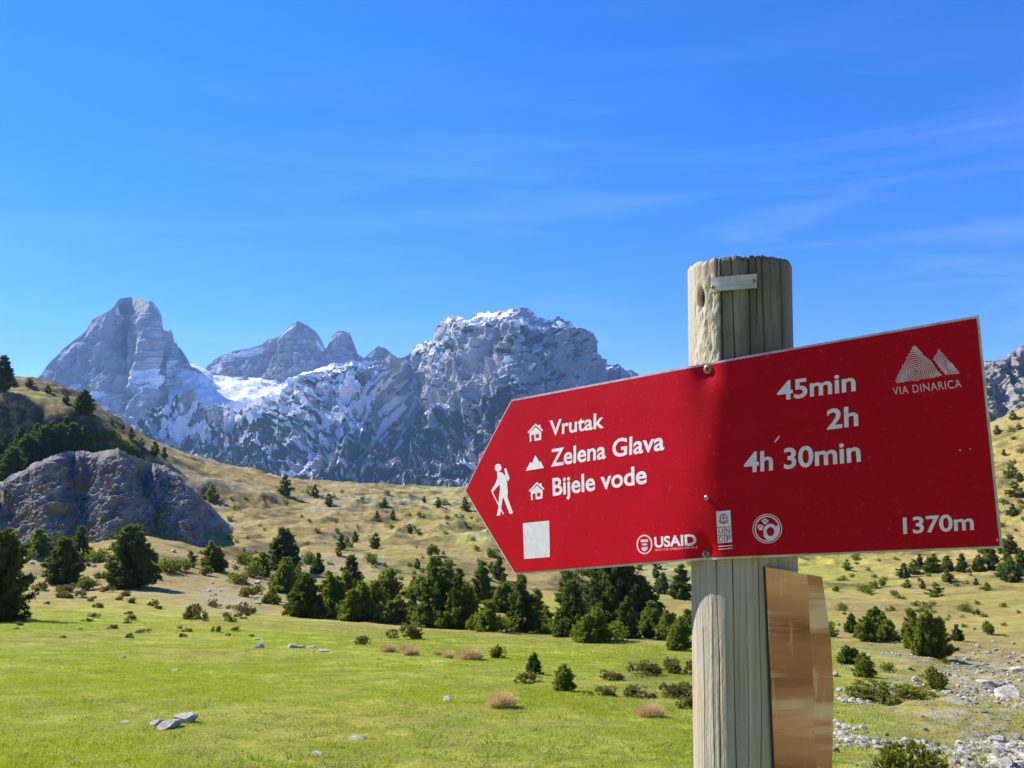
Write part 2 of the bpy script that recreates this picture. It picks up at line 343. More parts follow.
def ridge_sheet(name, sky_pts, base_pts, depth_top, depth_base, nu, nv, amp, scale, seed, mat, mask, jag=2.0, conv=1.0, back=350, zs=0.55, kind='structure', curve=None, fine_amp=0.3, flute=0.0):
    """a mountain face: skyline and foot as outlines at their own distances, carved by ridged noise, with a back slope"""
    sp = np.array(sky_pts, float); bp = np.array(base_pts, float)
    px = np.linspace(sp[0, 0], sp[-1, 0], nu); ys = np.interp(px, sp[:, 0], sp[:, 1]); yb = np.interp(px, bp[:, 0], bp[:, 1])
    jn = fbm(np.stack([px * 0.12, 0 * px, 0 * px + seed], -1), 5, seed, 0.62)
    v = np.linspace(0, 1, nv); Yt = depth_top + (0 if curve is None else curve(px))
    PX = np.repeat(px[None], nv, 0); PY = ys[None] + (yb - ys)[None] * v[:, None]; PJ = PY - (jag * jn)[None] * np.exp(-v / 0.05)[:, None]
    D = Yt[None] if hasattr(Yt, '__len__') else np.full((1, nu), Yt)
    Dm = D - (D - depth_base) * (v[:, None] ** conv)
    R = ray(PX, PJ); B = R * Dm[..., None]; Q = B.reshape(-1, 3)
    B0 = ray(PX, PY) * Dm[..., None]; nrm = unit(np.cross(np.gradient(B0, axis=1), np.gradient(B0, axis=0))); nrm = np.where(nrm[..., 1:2] > 0, -nrm, nrm).reshape(-1, 3); nrm = unit(nrm * np.array([0.4, 1, 0.6]))
    S = np.stack([Q[:, 0], Q[:, 1] * 0.6, Q[:, 2] * zs], -1) / scale
    n = 0.65 * fbm(S, 7, seed + 3, 0.55, ridged=True) + 0.55 * fbm(S * 0.45 + 9, 4, seed + 11, 0.5) 
    blk = vnoise(S * 4.2 + 3, seed + 21); n = n + 0.10 * np.sign(blk) * np.minimum(np.abs(blk) * 5, 1)
    n2 = fbm(np.stack([Q[:, 0], Q[:, 1], Q[:, 2] * 0.8], -1) / (scale * 0.22), 5, seed + 31, 0.6, ridged=True)
    n4 = fbm(np.stack([Q[:, 0], Q[:, 1], Q[:, 2] * 0.16], -1) / (scale * 0.30), 4, seed + 41, 0.55, ridged=True) if flute else 0
    fade = (0.06 + 0.94 * sstep(0, 0.12, v))[:, None] * np.ones((1, nu)); fade = fade.ravel()
    Q2 = Q + nrm * (amp * fade * (n + fine_amp * n2 + flute * n4))[:, None]
    mk = mask(PX.ravel(), PY.ravel(), v[:, None].repeat(nu, 1).ravel(), n, Q2)
    # the far side, running down behind the skyline
    top = Q2[:nu]; bk = []
    for k in (1, 2, 3, 4):
        b = top.copy(); b[:, 1] += back * k / 4; b[:, 0] *= b[:, 1] / top[:, 1]
        b[:, 2] = top[:, 2] - back * 0.22 * (k / 4) ** 1.5 * 4 * (0.6 + 0.2 * k) ; bk.append(b)
    V = np.concatenate([np.concatenate(bk[::-1]), Q2]); MK = np.concatenate([np.tile(mk[:nu], (4, 1)), mk])
    o = mesh_np(name, V, grid_faces(nv + 4, nu)[:, ::-1], mat, True, None, {'mask': MK})
    if kind: o['kind'] = kind
    return o
def blobs(px, py, lst):
    s = np.zeros_like(px)
    for (x, y, rx, ry, rot) in lst:
        c, sn = math.cos(math.radians(rot)), math.sin(math.radians(rot)); dx = px - x; dy = py - y
        a = (dx * c + dy * sn) / rx; b = (-dx * sn + dy * c) / ry
        s = np.maximum(s, 1.25 - 0.75 * np.sqrt(a * a + b * b))
    return np.clip(s, 0, 1)
SNOW_A = [(78, 335, 5, 3.5, -30), (46, 373, 7, 2.5, -12), (60, 353, 2, 2, 0), (72, 357, 2, 1.5, 0), (101, 400, 10, 4, -5), (82, 391, 6, 3, -30), (107, 412, 5, 1.8, 10), (126, 398, 4, 1.6, -30), (137, 393, 4, 1.6, -20), (190, 407, 29, 2.6, -3), (192, 424, 24, 4.5, 5), (150, 425, 14, 3, -38), (117, 311, 2, 5, 20)]
def poly_in(px, py, poly):
    ins = np.zeros(px.shape, bool); n = len(poly)
    for i in range(n):
        x1, y1 = poly[i]; x2, y2 = poly[(i + 1) % n]
        c = ((y1 > py) != (y2 > py)) & (px < (x2 - x1) * (py - y1) / (y2 - y1 + 1e-9) + x1); ins ^= c
    return ins
def pn(px, py, s, ang, st, seed, octv=4):
    """noise on the slope, stretched along a direction in it"""
    c, sn = math.cos(ang), math.sin(ang); a = (px * c + py * sn) / st; b = -px * sn + py * c
    return fbm(np.stack([a / s, b / s, 0 * a + 0.37], -1), octv, seed, 0.55)
def mask_A(px, py, v, n, Q):
    s = blobs(px, py, SNOW_A)
    apron = poly_in(px, py, [(120, 384), (150, 374), (166, 366), (176, 372), (191, 363), (245, 404), (215, 404), (190, 396), (150, 394)])
    s = np.maximum(s, apron * (0.66 + 0.45 * pn(px, py, 5, 0.4, 2.5, 51)))
    s = np.maximum(s, 0.5 + 0.9 * (pn(px, py, 4, -0.6, 2.2, 53) - 0.52)) * 1.0
    g = 0.5 + 0.5 * pn(px, py, 7, -0.5, 2.5, 55) - 0.55 + 0.35 * sstep(405, 440, py)
    return np.stack([np.clip(s, 0, 1), np.clip(g, 0, 1), v], -1)
SNOW_B = [(250, 353, 16, 4, -14), (290, 333, 7, 1.6, -38), (230, 361, 8, 4, -30), (218, 371, 8, 6, -30), (245, 366, 3, 6, 25), (320, 348, 2, 7, -30)]
def mask_B(px, py, v, n, Q):
    s = blobs(px, py, SNOW_B); s = np.maximum(s, sstep(378, 392, py) * 0.75 + 0.3 * pn(px, py, 5, 0.3, 2, 61) * sstep(360, 380, py))
    return np.stack([np.clip(s, 0, 1), 0 * s, v], -1)
def mask_E(px, py, v, n, Q): return np.stack([np.clip(0.95 + 0.5 * np.minimum(pn(px, py, 8, -0.4, 2, 63) + 0.2, 0), 0, 1), 0 * px, v], -1)
SNOW_D = [(300, 383, 28, 6, -36), (262, 402, 26, 5, -14), (240, 405, 20, 5, -10), (325, 372, 15, 3, -30), (372, 360, 12, 4, -30), (392, 417, 13, 4.5, -32), (345, 402, 18, 2.4, -38), (345, 440, 30, 1.6, -33), (370, 398, 10, 3, -30), (300, 470, 22, 1.5, -32), (400, 383, 8, 2, -30), (445, 421, 12, 2.2, 12), (243, 445, 12, 4, -4), (350, 475, 20, 1.4, -8), (480, 328, 9, 2.4, -28), (442, 345, 5, 2.6, 0), (521, 326, 5, 5, 30), (532, 330, 9, 2, 20), (505, 315, 4, 2, -20), (560, 325, 4, 3, 30), (533, 355, 4, 2, -30), (450, 360, 12, 2.4, -40), (440, 372, 6, 2, -30), (180, 441, 12, 4, -20), (590, 366, 5, 1, 0), (430, 484, 24, 1.6, -6), (470, 487, 14, 1.5, 2)]
def mask_D(px, py, v, n, Q):
    s = blobs(px, py, SNOW_D)
    m = pn(px, py, 3.6, -0.5, 1.8, 71, 6); m2 = pn(px, py, 26, -0.3, 1.5, 73, 3)
    reg = 0.16 * np.exp(-((px - 305) / 80) ** 2 - ((py - 388 + 0.25 * (px - 290)) / 24) ** 2) + 0.27 * (1 - sstep(300, 470, px)) + 0.10 * (1 - sstep(340, 380, py)) * sstep(330, 420, px) - 0.30 * sstep(420, 465, py) - 0.16 * sstep(395, 440, px) * sstep(335, 360, py)
    s = np.maximum(s, 0.5 + 1.5 * (m + 0.35 * m2 + reg - 0.30))
    s = np.maximum(s, 0.9 * poly_in(px, py, [(215, 400), (262, 385), (300, 372), (330, 358), (345, 362), (310, 388), (280, 402), (235, 412)]) * (0.55 + 0.7 * (m + 0.4)))
    k = pn(px, py, 4.0, -0.5, 1.5, 75, 6); k2 = pn(px, py, 30, -0.35, 1.6, 77, 3)
    g = 0.5 + 1.3 * (k + 0.5 * k2 - 0.24 + 0.44 * sstep(385, 450, py) + 0.08 * (px > 395) * (py < 360) - 0.28 * np.exp(-(((px - 505) / 45) ** 2 + ((py - 385) / 32) ** 2)))
    g = np.where((py > 462) & (px > 290), g - 0.35 * np.exp(-((py - 472 - 0.05 * (px - 400)) / 6.0) ** 2), g)
    return np.stack([np.clip(s, 0, 1), np.clip(g, 0, 1), v], -1)
A_SKY = [(-60, 430), (0, 398), (40, 376), (47, 366), (60, 352), (72, 342), (83, 334), (88, 329), (93, 319), (99, 316), (108, 312), (113, 308), (117, 301), (122, 298), (133, 297), (144, 299), (153, 302), (159, 308), (162, 315), (164, 329), (168, 332), (170, 329), (173, 333), (175, 343), (182, 350), (187, 358), (192, 366), (200, 370), (215, 383), (236, 402), (270, 425), (330, 450)]
def cA(px): return 150 * np.exp(-((px - 172) / 16.) ** 2) - 150 * np.exp(-((px - 152) / 9.) ** 2) + 170 * np.exp(-((px - 131) / 8.) ** 2) - 60 * np.exp(-((px - 108) / 10.) ** 2)
ridge_sheet('mountain_peak', A_SKY, [(-60, 520), (330, 520)], 3500, 2500, 680, 340, 85, 230, 101, M_mount, mask_A, 0.8, 2.1, 500, 0.26, curve=cA, fine_amp=0.35, flute=0.30)
ridge_sheet('mountain_pinnacles', [(195, 376), (207, 368), (213, 361), (222, 356), (232, 352), (245, 349), (262, 345), (267, 340), (280, 337), (286, 330), (292, 324), (298, 321), (308, 325), (316, 332), (322, 341), (326, 351), (329, 345), (332, 338), (337, 332), (343, 330), (350, 333), (354, 343), (358, 354), (364, 358), (371, 352), (378, 346), (385, 347), (392, 353), (400, 364)], [(195, 392), (400, 400)], 4000, 3750, 420, 150, 75, 150, 131, M_mount, mask_B, 1.8, 2.0, 300, 0.3)
ridge_sheet('snow_basin', [(170, 372), (185, 366), (192, 364), (205, 369), (213, 374), (235, 377), (280, 379), (320, 372), (345, 366)], [(170, 420), (345, 425)], 3850, 3000, 180, 70, 40, 400, 141, M_mount, mask_E, 0.4, 1.0, 200, 0.6)
D_SKY = [(-140, 470), (60, 462), (110, 450), (130, 438), (148, 424), (165, 413), (182, 406), (212, 405), (235, 402), (252, 398), (275, 388), (300, 373), (318, 367), (336, 364), (352, 361), (368, 362), (380, 360), (392, 356), (402, 356), (412, 351), (425, 343), (433, 341), (437, 327), (442, 319), (450, 316), (462, 316), (470, 319), (480, 312), (488, 309), (497, 312), (505, 311), (512, 308), (522, 307), (530, 310), (537, 317), (547, 320), (556, 318), (568, 320), (573, 326), (580, 340), (588, 361), (600, 363), (615, 365), (632, 371), (660, 381), (720, 395), (800, 420), (900, 452)]
def cD(px): return 160 * np.sin(px / 31.) + 220 * np.exp(-((px - 412) / 20.) ** 2) - 160 * np.exp(-((px - 500) / 60.) ** 2)
ridge_sheet('mountain_massif', D_SKY, [(-140, 520), (900, 520)], 2800, 1900, 1350, 380, 120, 190, 151, M_mount, mask_D, 4.5, 1.25, 450, 0.42, curve=cD, flute=0.18)

def mask_0(px, py, v, n, Q): return np.stack([0 * px, 0 * px, v], -1)
def cO(px): return 30 * sstep(140, 268, px) + 5 * np.sin(px / 11.)
def mask_O(px, py, v, n, Q):
    g = sstep(0.45, 0.6, 1.1 - np.sqrt(((px - 142) / 62) ** 2 + ((py - 541) / 24) ** 2) + 0.5 * pn(px, py, 9, 0.2, 2, 85))
    g = np.maximum(g, sstep(0.05, 0.3, pn(px, py, 7, -0.3, 2.5, 86) - 0.06 + 0.5 * sstep(20, -40, px)))
    g = np.maximum(g, sstep(556, 568, py + 6 * pn(px, py, 8, 0, 2, 87)))
    return np.stack([g, 0 * px, v], -1)
ridge_sheet('rock_outcrop', [(-90, 512), (-30, 500), (0, 484), (18, 472), (38, 462), (60, 454), (78, 450), (100, 451), (120, 450), (145, 459), (165, 467), (180, 478), (200, 496), (222, 518), (245, 538), (265, 562)], [(-90, 585), (265, 585)], 140, 116, 720, 300, 1.9, 7, 181, M_crag, mask_O, 4.0, 0.9, 22, 0.9, fine_amp=0.6, curve=cO)
ridge_sheet('rock_cliff', [(940, 405), (975, 372), (986, 362), (996, 360), (1006, 357), (1016, 350), (1024, 346), (1060, 338), (1120, 350), (1200, 380)], [(940, 440), (1200, 440)], 520, 470, 300, 110, 14, 22, 191, M_crag, mask_0, 4.0, 1.0, 60, 0.5)

# air: one closed box round everything on the ground
bm = bmesh.new(); bmesh.ops.create_cube(bm, size=1)
for v_ in bm.verts: v_.co = Vector((v_.co.x * 13000, v_.co.y * 13000, -420 if v_.co.z < 0 else 640))
hz = bm_obj('haze', bm); tag(hz, kind='stuff')
hm = bpy.data.materials.new('haze_air'); hm.use_nodes = True; hn = hm.node_tree.nodes; hn.remove(hn['Principled BSDF'])
pv = hn.new('ShaderNodeVolumePrincipled'); pv.inputs['Density'].default_value = HAZE_DENSITY; pv.inputs['Color'].default_value = (0.34, 0.60, 1.0, 1); pv.inputs['Anisotropy'].default_value = 0.1
hm.node_tree.links.new(pv.outputs[0], hn['Material Output'].inputs['Volume']); hz.data.materials.append(hm)

# ------------------------------------------------------------------ trees, shrubs, tussocks
def blades(C, Dr, ln, wd, r):
    """thin three-cornered needles / leaves: base points C, directions Dr"""
    n = len(C); q = r.normal(size=(n, 3)); sd = np.cross(Dr, q); sd /= np.linalg.norm(sd, axis=1)[:, None] + 1e-9
    ln = np.asarray(ln).reshape(-1, 1); wd = np.asarray(wd).reshape(-1, 1)
    V = np.stack([C - sd * wd, C + sd * wd, C + Dr * ln], 1).reshape(-1, 3)
    return V, np.arange(n * 3).reshape(-1, 3)
def limb(bm, a, b, r0, r1, seg=6):
    a = Vector(a); b = Vector(b); d = (b - a); z = d.normalized(); x = z.orthogonal().normalized(); y = z.cross(x); R0, R1 = [], []
    for k in range(seg):
        t = 2 * math.pi * k / seg; u = x * math.cos(t) + y * math.sin(t)
        R0.append(bm.verts.new(a + u * r0)); R1.append(bm.verts.new(b + u * r1))
    for k in range(seg): bm.faces.new((R0[k], R0[(k + 1) % seg], R1[(k + 1) % seg], R1[k]))
    bm.faces.new(R1); bm.faces.new(R0[::-1])
def crown_conifer(seed, spread=0.30, per=5, levels=17, rough=0.35, low=0.03, pw=0.85, tuft=16, stems=1, bl=0.075):
    """unit height crown: whorls of branches carrying tufts of needles, with gaps between"""
    r = np.random.default_rng(seed); C = []; Dn = []; Ls = []; lim = []
    for sidx in range(stems):
        hh = 1.0 if sidx == 0 else r.uniform(0.55, 0.92); off = np.zeros(2) if sidx == 0 else r.uniform(-1, 1, 2) * spread * 0.75
        for k in range(levels):
            z = hh * (low + (1 - low) * (k + r.uniform(-.3, .3)) / levels); rel = z / hh
            Lr = spread * (1 - rel) ** pw * hh + 0.015
            if rel < 0.18: Lr *= 0.62 + 2.1 * rel
            nb = max(3, int(per * (0.6 + 0.9 * (1 - rel))))
            for j in range(nb):
                a = r.uniform(0, 2 * math.pi); ln = Lr * (1 + rough * r.normal() * 0.8); ln = max(ln, 0.012)
                if r.random() < 0.07: continue
                p0 = np.array([off[0], off[1], z]); d = unit(np.array([math.cos(a), math.sin(a), r.uniform(-0.12, 0.35)]))
                nt_ = max(4, int(tuft * 1.5 * ln / spread * 0.9) + 3)
                t = r.uniform(0.15, 1, nt_) ** 0.7
                pts = p0 + d * (ln * t)[:, None]; pts[:, 2] += 0.12 * ln * t ** 2
                pts += r.normal(size=(nt_, 3)) * 0.016
                lim.append((np.array([0, 0, max(p0[2], 0.02)]), p0 + d * ln * 0.8))
                m = 6
                C.append(np.repeat(pts, m, 0)); dd = unit(r.normal(size=(nt_ * m, 3)) * 0.75 + d * 0.8 + np.array([0, 0, 0.45])); Dn.append(dd)
                Ls.append(np.full(nt_ * m, bl) * r.uniform(0.55, 1.15, nt_ * m))
    C = np.concatenate(C); Dn = np.concatenate(Dn); Ls = np.concatenate(Ls); C[:, 2] = np.maximum(C[:, 2], 0.01)
    return blades(C, Dn, Ls, Ls * 0.24, r) + (lim,)
def crown_bush(seed, wh=0.6, n=420, m=6, lumps=9, bl=0.13, up=0.5, flat=1.0):
    """unit height shrub: many upright shoots in uneven lobes"""
    r = np.random.default_rng(seed); cs = []
    for k in range(lumps):
        a = r.uniform(0, 6.28); q = math.sqrt(r.random()) * wh * 0.72; rr = r.uniform(0.22, 0.42)
        cs.append((q * math.cos(a), q * math.sin(a), r.uniform(0.18, 0.62) * (1 - 0.45 * q / wh) * flat, rr))
    C = []; Dn = []
    for k in range(n):
        x, y, z, rr = cs[r.integers(lumps)]; d = unit(r.normal(size=3)); p = np.array([x, y, z]) + d * rr * r.uniform(0.6, 1.05) * np.array([min(1, wh), min(1, wh), 0.95])
        if p[2] < 0.02: p[2] = r.uniform(0.02, 0.15)
        C.append(np.repeat(p[None], m, 0)); Dn.append(unit(r.normal(size=(m, 3)) * 0.6 + d * 0.6 + np.array([0, 0, up])))
    C = np.concatenate(C); Dn = np.concatenate(Dn); Ls = bl * r.uniform(0.5, 1.2, len(C))
    C[:, 2] *= 1 / max(C[:, 2].max() + bl * 0.6, 0.01)
    return blades(C, Dn, Ls, Ls * 0.25, r)
def trunk_bm(seed, r0, h, lim=()):
    r = np.random.default_rng(seed); bm = bmesh.new(); p = np.array([0, 0, -0.06]); n = 7
    for k in range(n):
        q = np.array([r.normal() * 0.006, r.normal() * 0.006, -0.06 + (h + 0.06) * (k + 1) / n])
        limb(bm, p, q, r0 * (1 - k / n) ** 0.9 + 0.002, r0 * (1 - (k + 1) / n) ** 0.9 + 0.002, 7); p = q
    for a, b in lim: limb(bm, a, b, r0 * 0.22, r0 * 0.07, 4)
    return bm
HID = []
def proto_tree(name, V, Fc, lim, mat, seed, r0=0.022):
    root = bpy.data.objects.new(name, None); root.empty_display_size = 0.1
    c = mesh_np('crown', V, Fc, mat, False, None, None, False); t = trunk_bm(seed, r0, 0.95, [lim[i] for i in range(0, len(lim), 3)])
    me = bpy.data.meshes.new('trunk'); t.to_mesh(me); t.free(); me.materials.append(M_bark); t = bpy.data.objects.new('trunk', me)
    return (root, [c, t])
def place_tree(pr, name, loc, h, wide=1.0, rz=0.0):
    root, parts = pr; o = bpy.data.objects.new(name, None) if root.name not in USED else root.copy(); USED.add(root.name)
    o.empty_display_size = 0.1; COL.objects.link(o); o.location = loc; o.scale = (h * wide, h * wide, h); o.rotation_euler = (0, 0, rz); o.name = name
    for p in parts:
        c = p.copy(); COL.objects.link(c); c.parent = o; c.name = p.name.split('.')[0]
    return o
USED = set()
P_PINE, P_BUSHY, P_WIDE = [], [], []
for k in range(3):
    V, Fc, lm = crown_conifer(200 + k, 0.30, 6, 19); P_PINE.append(proto_tree('pine_tree', V, Fc, lm, M_pine, k))
    V, Fc, lm = crown_conifer(220 + k, 0.38, 7, 17, 0.35, 0.02, 0.75, 18, 3); P_BUSHY.append(proto_tree('pine_tree', V, Fc, lm, M_juniper, 10 + k))
    V, Fc, lm = crown_conifer(240 + k, 0.42, 9, 19, 0.25, 0.02, 0.62, 22, 1); P_WIDE.append(proto_tree('pine_tree', V, Fc, lm, M_pine, 20 + k))
P_BIG = []
V, Fc, lm = crown_conifer(261, 0.36, 9, 26, 0.45, 0.04, 0.5, 30, 2, 0.05); P_BIG.append(proto_tree('pine_tree', V, Fc, lm, M_pine, 31))
V, Fc, lm = crown_conifer(262, 0.44, 10, 26, 0.40, 0.02, 0.55, 32, 3, 0.05); P_BIG.append(proto_tree('pine_tree', V, Fc, lm, M_pine, 32))
def single(name, V, Fc, mat): return mesh_np(name, V, Fc, mat, False, None, None, False)
S_PINE = []                                                        # pines too small in the photograph to show a trunk
for k in range(4):
    V, Fc, lm = crown_conifer(300 + k, (0.26, 0.32, 0.38, 0.30)[k], 5, 11, 0.4, 0.02, 0.75, 10, 1, 0.11); S_PINE.append(single('small_pine', V, Fc, (M_pine, M_pine, M_juniper, M_juniper)[k]))
S_BUSH = [single('juniper_shrub', *crown_bush(320 + k, (0.6, 0.75, 0.9, 0.55)[k], 360), M_juniper) for k in range(4)]
S_BRIGHT = [single('dwarf_pine', *crown_bush(340 + k, (0.7, 0.9)[k], 520, 7, 11), M_bright) for k in range(2)]
S_HEATH = [single('heath_bush', *crown_bush(360 + k, (0.9, 1.2, 1.0)[k], 260, 6, 8, 0.2, 0.8), M_heath) for k in range(3)]
S_DOT = [single('low_bush', *crown_bush(380 + k, 0.8, 70, 5, 6, 0.26, 0.5), M_juniper) for k in range(3)]
def tussock(seed):
    r = np.random.default_rng(seed); n = 1500; a = r.uniform(0, 6.28, n); q = np.sqrt(r.random(n)) * 0.42
    C = np.stack([q * np.cos(a), q * np.sin(a), r.uniform(0, 0.35, n) * (1 - q)], -1)
    D = unit(np.stack([np.cos(a) * (0.25 + 1.7 * q), np.sin(a) * (0.25 + 1.7 * q), 1.1 - 0.9 * q], -1) + r.normal(size=(n, 3)) * 0.22)
    ln = r.uniform(0.3, 0.68, n) * (1.1 - q); C[:, 2] += 0.15 * (0.42 - q); ln = ln * 1.25; return blades(C, D, ln, 0.012 + 0 * ln, r)
S_TUFT = [single('grass_tussock', *tussock(400 + k), M_straw) for k in range(3)]

def scale_at(P): return (P[1] * cp_ + P[2] * sp_) / F               # metres per picture point at that distance
def put(protos, name, px, base, hpx, i, wide=1.0, sink=0.03):
    P = hit(px, base); h = hpx * scale_at(P); rz = (i * 2.399) % 6.283; pr = protos[i % len(protos)]
    P[2] -= sink * h
    if isinstance(pr, tuple): return place_tree(pr, name, P, h, wide, rz)
    o = pr.copy() if pr.name in USED else pr; USED.add(pr.name); COL.objects.link(o); o.name = name
    o.location = P; o.scale = (h * wide, h * wide, h); o.rotation_euler = (0, 0, rz); return o
ORD = ['first', 'second', 'third', 'fourth', 'fifth', 'sixth', 'seventh', 'eighth', 'ninth', 'tenth', 'eleventh', 'twelfth', 'thirteenth', 'fourteenth', 'fifteenth', 'sixteenth']
def series(protos, name, lst, text, cat, group, wide=1.0):
    """lst of (px, foot, height in picture points); '{}' in text becomes the count from the left"""
    for i, q in enumerate(sorted(lst)):
        o = put(protos, name, q[0], q[1], q[2], i + len(group), (q[3] if len(q) > 3 else wide)); tag(o, text.format(ORD[i]) if '{}' in text else text, cat, group)
# pines that stand out, each with its own words
ONE = [
 (P_BIG, 0, -1, 622, 92, 0.80, 'dark tall pine cut by the left edge, casting a long shadow on the meadow'),
 (P_WIDE, 0, 130, 587, 62, 0.98, 'dense dark cone shaped pine standing alone in front of the grey rock outcrop'),
 (P_WIDE, 1, 64, 583, 46, 1.0, 'broad dark pine at the front of the clump left of the lone cone shaped pine'),
 (P_BUSHY, 0, 38, 556, 28, 1.1, 'round pine at the left rear of the clump below the rock outcrop'),
 (P_PINE, 1, 80, 561, 36, 1.0, 'pointed pine at the right rear of the clump below the rock outcrop'),
 (P_PINE, 2, 62, 546, 22, 1.2, 'small pine at the back middle of the clump below the rock outcrop'),
 (P_BUSHY, 1, 212, 571, 31, 0.95, 'bushy pine at the right foot of the rock outcrop'),
 (P_WIDE, 2, 284, 570, 42, 0.95, 'dark round topped pine at the left rear of the tree belt'),
 (P_BUSHY, 2, 286, 591, 34, 0.95, 'dark pine right in front of the round topped one in the belt'),
 (P_BUSHY, 0, 262, 575, 24, 1.0, 'low dark pine at the far left end of the tree belt'),
 (P_WIDE, 0, 305, 617, 43, 1.05, 'stout dark pine at the front left corner of the tree belt'),
 (P_BUSHY, 1, 331, 618, 48, 0.95, 'wide pine filling the front of the belt beside the stout corner pine'),
 (P_PINE, 0, 351, 596, 42, 1.0, 'tall pointed pine rising above the left half of the tree belt'),
 (P_BUSHY, 2, 361, 621, 40, 1.0, 'shaggy pine at the front of the belt below the tall pointed one'),
 (P_BUSHY, 0, 390, 603, 36, 0.9, 'pine with open crown behind the gap in the middle of the tree belt'),
 (P_BUSHY, 1, 397, 622, 28, 1.2, 'low spreading pine at the front of the belt behind the broad heath bush'),
 (P_PINE, 1, 435, 627, 72, 0.92, 'tallest pointed pine of the belt, left of the arrow sign'),
 (P_PINE, 2, 459, 602, 34, 1.0, 'slim pine behind the right of the tallest pointed pine'),
 (P_BUSHY, 2, 466, 629, 48, 0.85, 'mid green pine at the front of the belt below the tip of the sign'),
 (P_PINE, 0, 482, 604, 44, 0.95, 'dark pointed pine at the rear of the belt right of the sign tip'),
 (P_BUSHY, 0, 489, 632, 33, 1.1, 'round pine at the front of the belt right of the sign tip'),
 (P_PINE, 1, 522, 632, 58, 0.9, 'tall pine directly below the lower left corner of the red sign'),
 (P_PINE, 2, 499, 580, 24, 1.0, 'small pine on the rise just left of the lower corner of the red sign'),
 (P_BUSHY, 1, 545, 631, 26, 0.9, 'small pine in the gap between the corner pine and the great dark pine'),
 (P_BIG, 1, 614, 622, 78, 0.95, 'great dark pine partly hidden by the lower edge of the red sign'),
 (P_PINE, 0, 572, 637, 58, 1.1, 'mid green pine leaning on the left side of the great dark pine'),
 (P_BUSHY, 2, 596, 643, 36, 1.1, 'low yellowish green pine in front of the great dark pine'),
 (P_PINE, 1, 627, 638, 42, 0.95, 'pointed green pine in front of the right half of the great dark pine'),
 (P_BUSHY, 0, 652, 628, 28, 1.0, 'loose pine to the right of the great dark pine'),
 (P_PINE, 2, 681, 599, 35, 1.1, 'pine on the slope close to the left side of the wooden post'),
 (P_PINE, 0, 663, 594, 22, 1.0, 'small pointed pine on the slope halfway between the great pine and the post'),
 (P_BUSHY, 1, 680, 650, 34, 1.0, 'bushy young pine low beside the left side of the post'),
 (P_BUSHY, 2, 928, 656, 47, 0.72, 'largest pine cluster on the right slope below the sign'),
 (P_BUSHY, 0, 912, 649, 42, 0.62, 'narrow pine joined to the left of the largest cluster on the right slope'),
 (P_PINE, 1, 957, 641, 17, 1.15, 'small round pine right of the largest cluster on the right slope'),
 (P_BUSHY, 1, 866, 641, 26, 1.2, 'middle pine of the clump just right of the brown sign'),
 (P_PINE, 2, 852, 633, 20, 1.2, 'left pine of the clump just right of the brown sign'),
 (P_BUSHY, 2, 876, 634, 28, 0.9, 'rear pine of the clump just right of the brown sign'),
 (P_BUSHY, 0, 889, 641, 22, 1.2, 'right hand pine of the clump just right of the brown sign'),
 (P_BUSHY, 1, 864, 677, 25, 1.2, 'wide low pine right of the brown sign, in front of the clump'),
 (P_BUSHY, 2, 847, 664, 19, 1.2, 'small pine touching the left of the wide low pine by the brown sign'),
 (P_PINE, 0, 3, 390, 36, 1.0, 'dark pine on the hilltop at the left edge of the photo'),
 (P_WIDE, 1, 84, 414, 24, 1.0, 'round dark pine at the edge of the left hill, before the rocky peak'),
]
for i, (pr, k, px, by, h, wd, lab) in enumerate(ONE):
    tag(put([pr[k]], 'pine_tree', px, by, h, i, wd), lab, 'pine tree', 'pines and shrubs of the valley')
series([P_BUSHY[0], P_PINE[1], P_BUSHY[2]], 'pine_tree', [(318, 574, 22), (375, 613, 34), (412, 619, 26), (421, 600, 24), (448, 585, 24), (452, 624, 34), (505, 612, 30), (537, 612, 24), (648, 638, 20), (667, 632, 22), (688, 632, 24), (272, 602, 15), (345, 600, 30)], 'inner pine of the belt at the meadow edge, {} from the left', 'pine tree', 'filler pines of the belt')
series(S_PINE[:2], 'small_pine', [(286, 495, 21), (315, 497, 12), (329, 506, 13), (385, 506, 9), (377, 520, 9), (393, 520, 10), (410, 533, 10), (375, 549, 17), (355, 542, 11), (341, 549, 15), (438, 508, 11), (424, 502, 6), (465, 511, 14), (347, 546, 10)], 'small dark pine on the golden hillside, {} from the left', 'pine tree', 'small pines on the golden hillside')
series(S_PINE[:3], 'small_pine', [(131, 439, 11), (142, 445, 8), (123, 430, 6), (155, 456, 15), (164, 458, 11), (212, 501, 17), (112, 424, 7)], 'small pine on the ridge above the rock outcrop, {} from the left', 'pine tree', 'small pines along the left ridge')
series([P_WIDE[0], P_PINE[1], P_WIDE[2], P_PINE[0]], 'pine_tree', [(12, 481, 34), (28, 470, 36), (44, 464, 36), (58, 458, 34), (72, 455, 32), (84, 452, 26), (-6, 462, 30), (36, 452, 28), (66, 442, 24), (20, 455, 26), (52, 446, 26)], 'dark pine in the shady wood behind the rock outcrop, {} from the left', 'pine tree', 'pines of the shady wood')
series(S_PINE[:2], 'small_pine', [(14, 386, 8), (30, 387, 9), (48, 393, 8), (66, 402, 8)], 'small dark pine along the crest of the left hill, {} from the left', 'pine tree', 'small pines on the crest of the left hill', 1.5)
series(S_BUSH + [S_PINE[2]], 'juniper_shrub', [(97, 562, 15, 1.2), (168, 571, 16, 1.1), (182, 570, 13, 1.3), (190, 567, 17), (86, 590, 15, 1.2), (252, 576, 16), (206, 575, 10, 1.3)], 'green juniper at the stony foot of the rock outcrop, {} from the left', 'juniper', 'junipers at the foot of the outcrop')
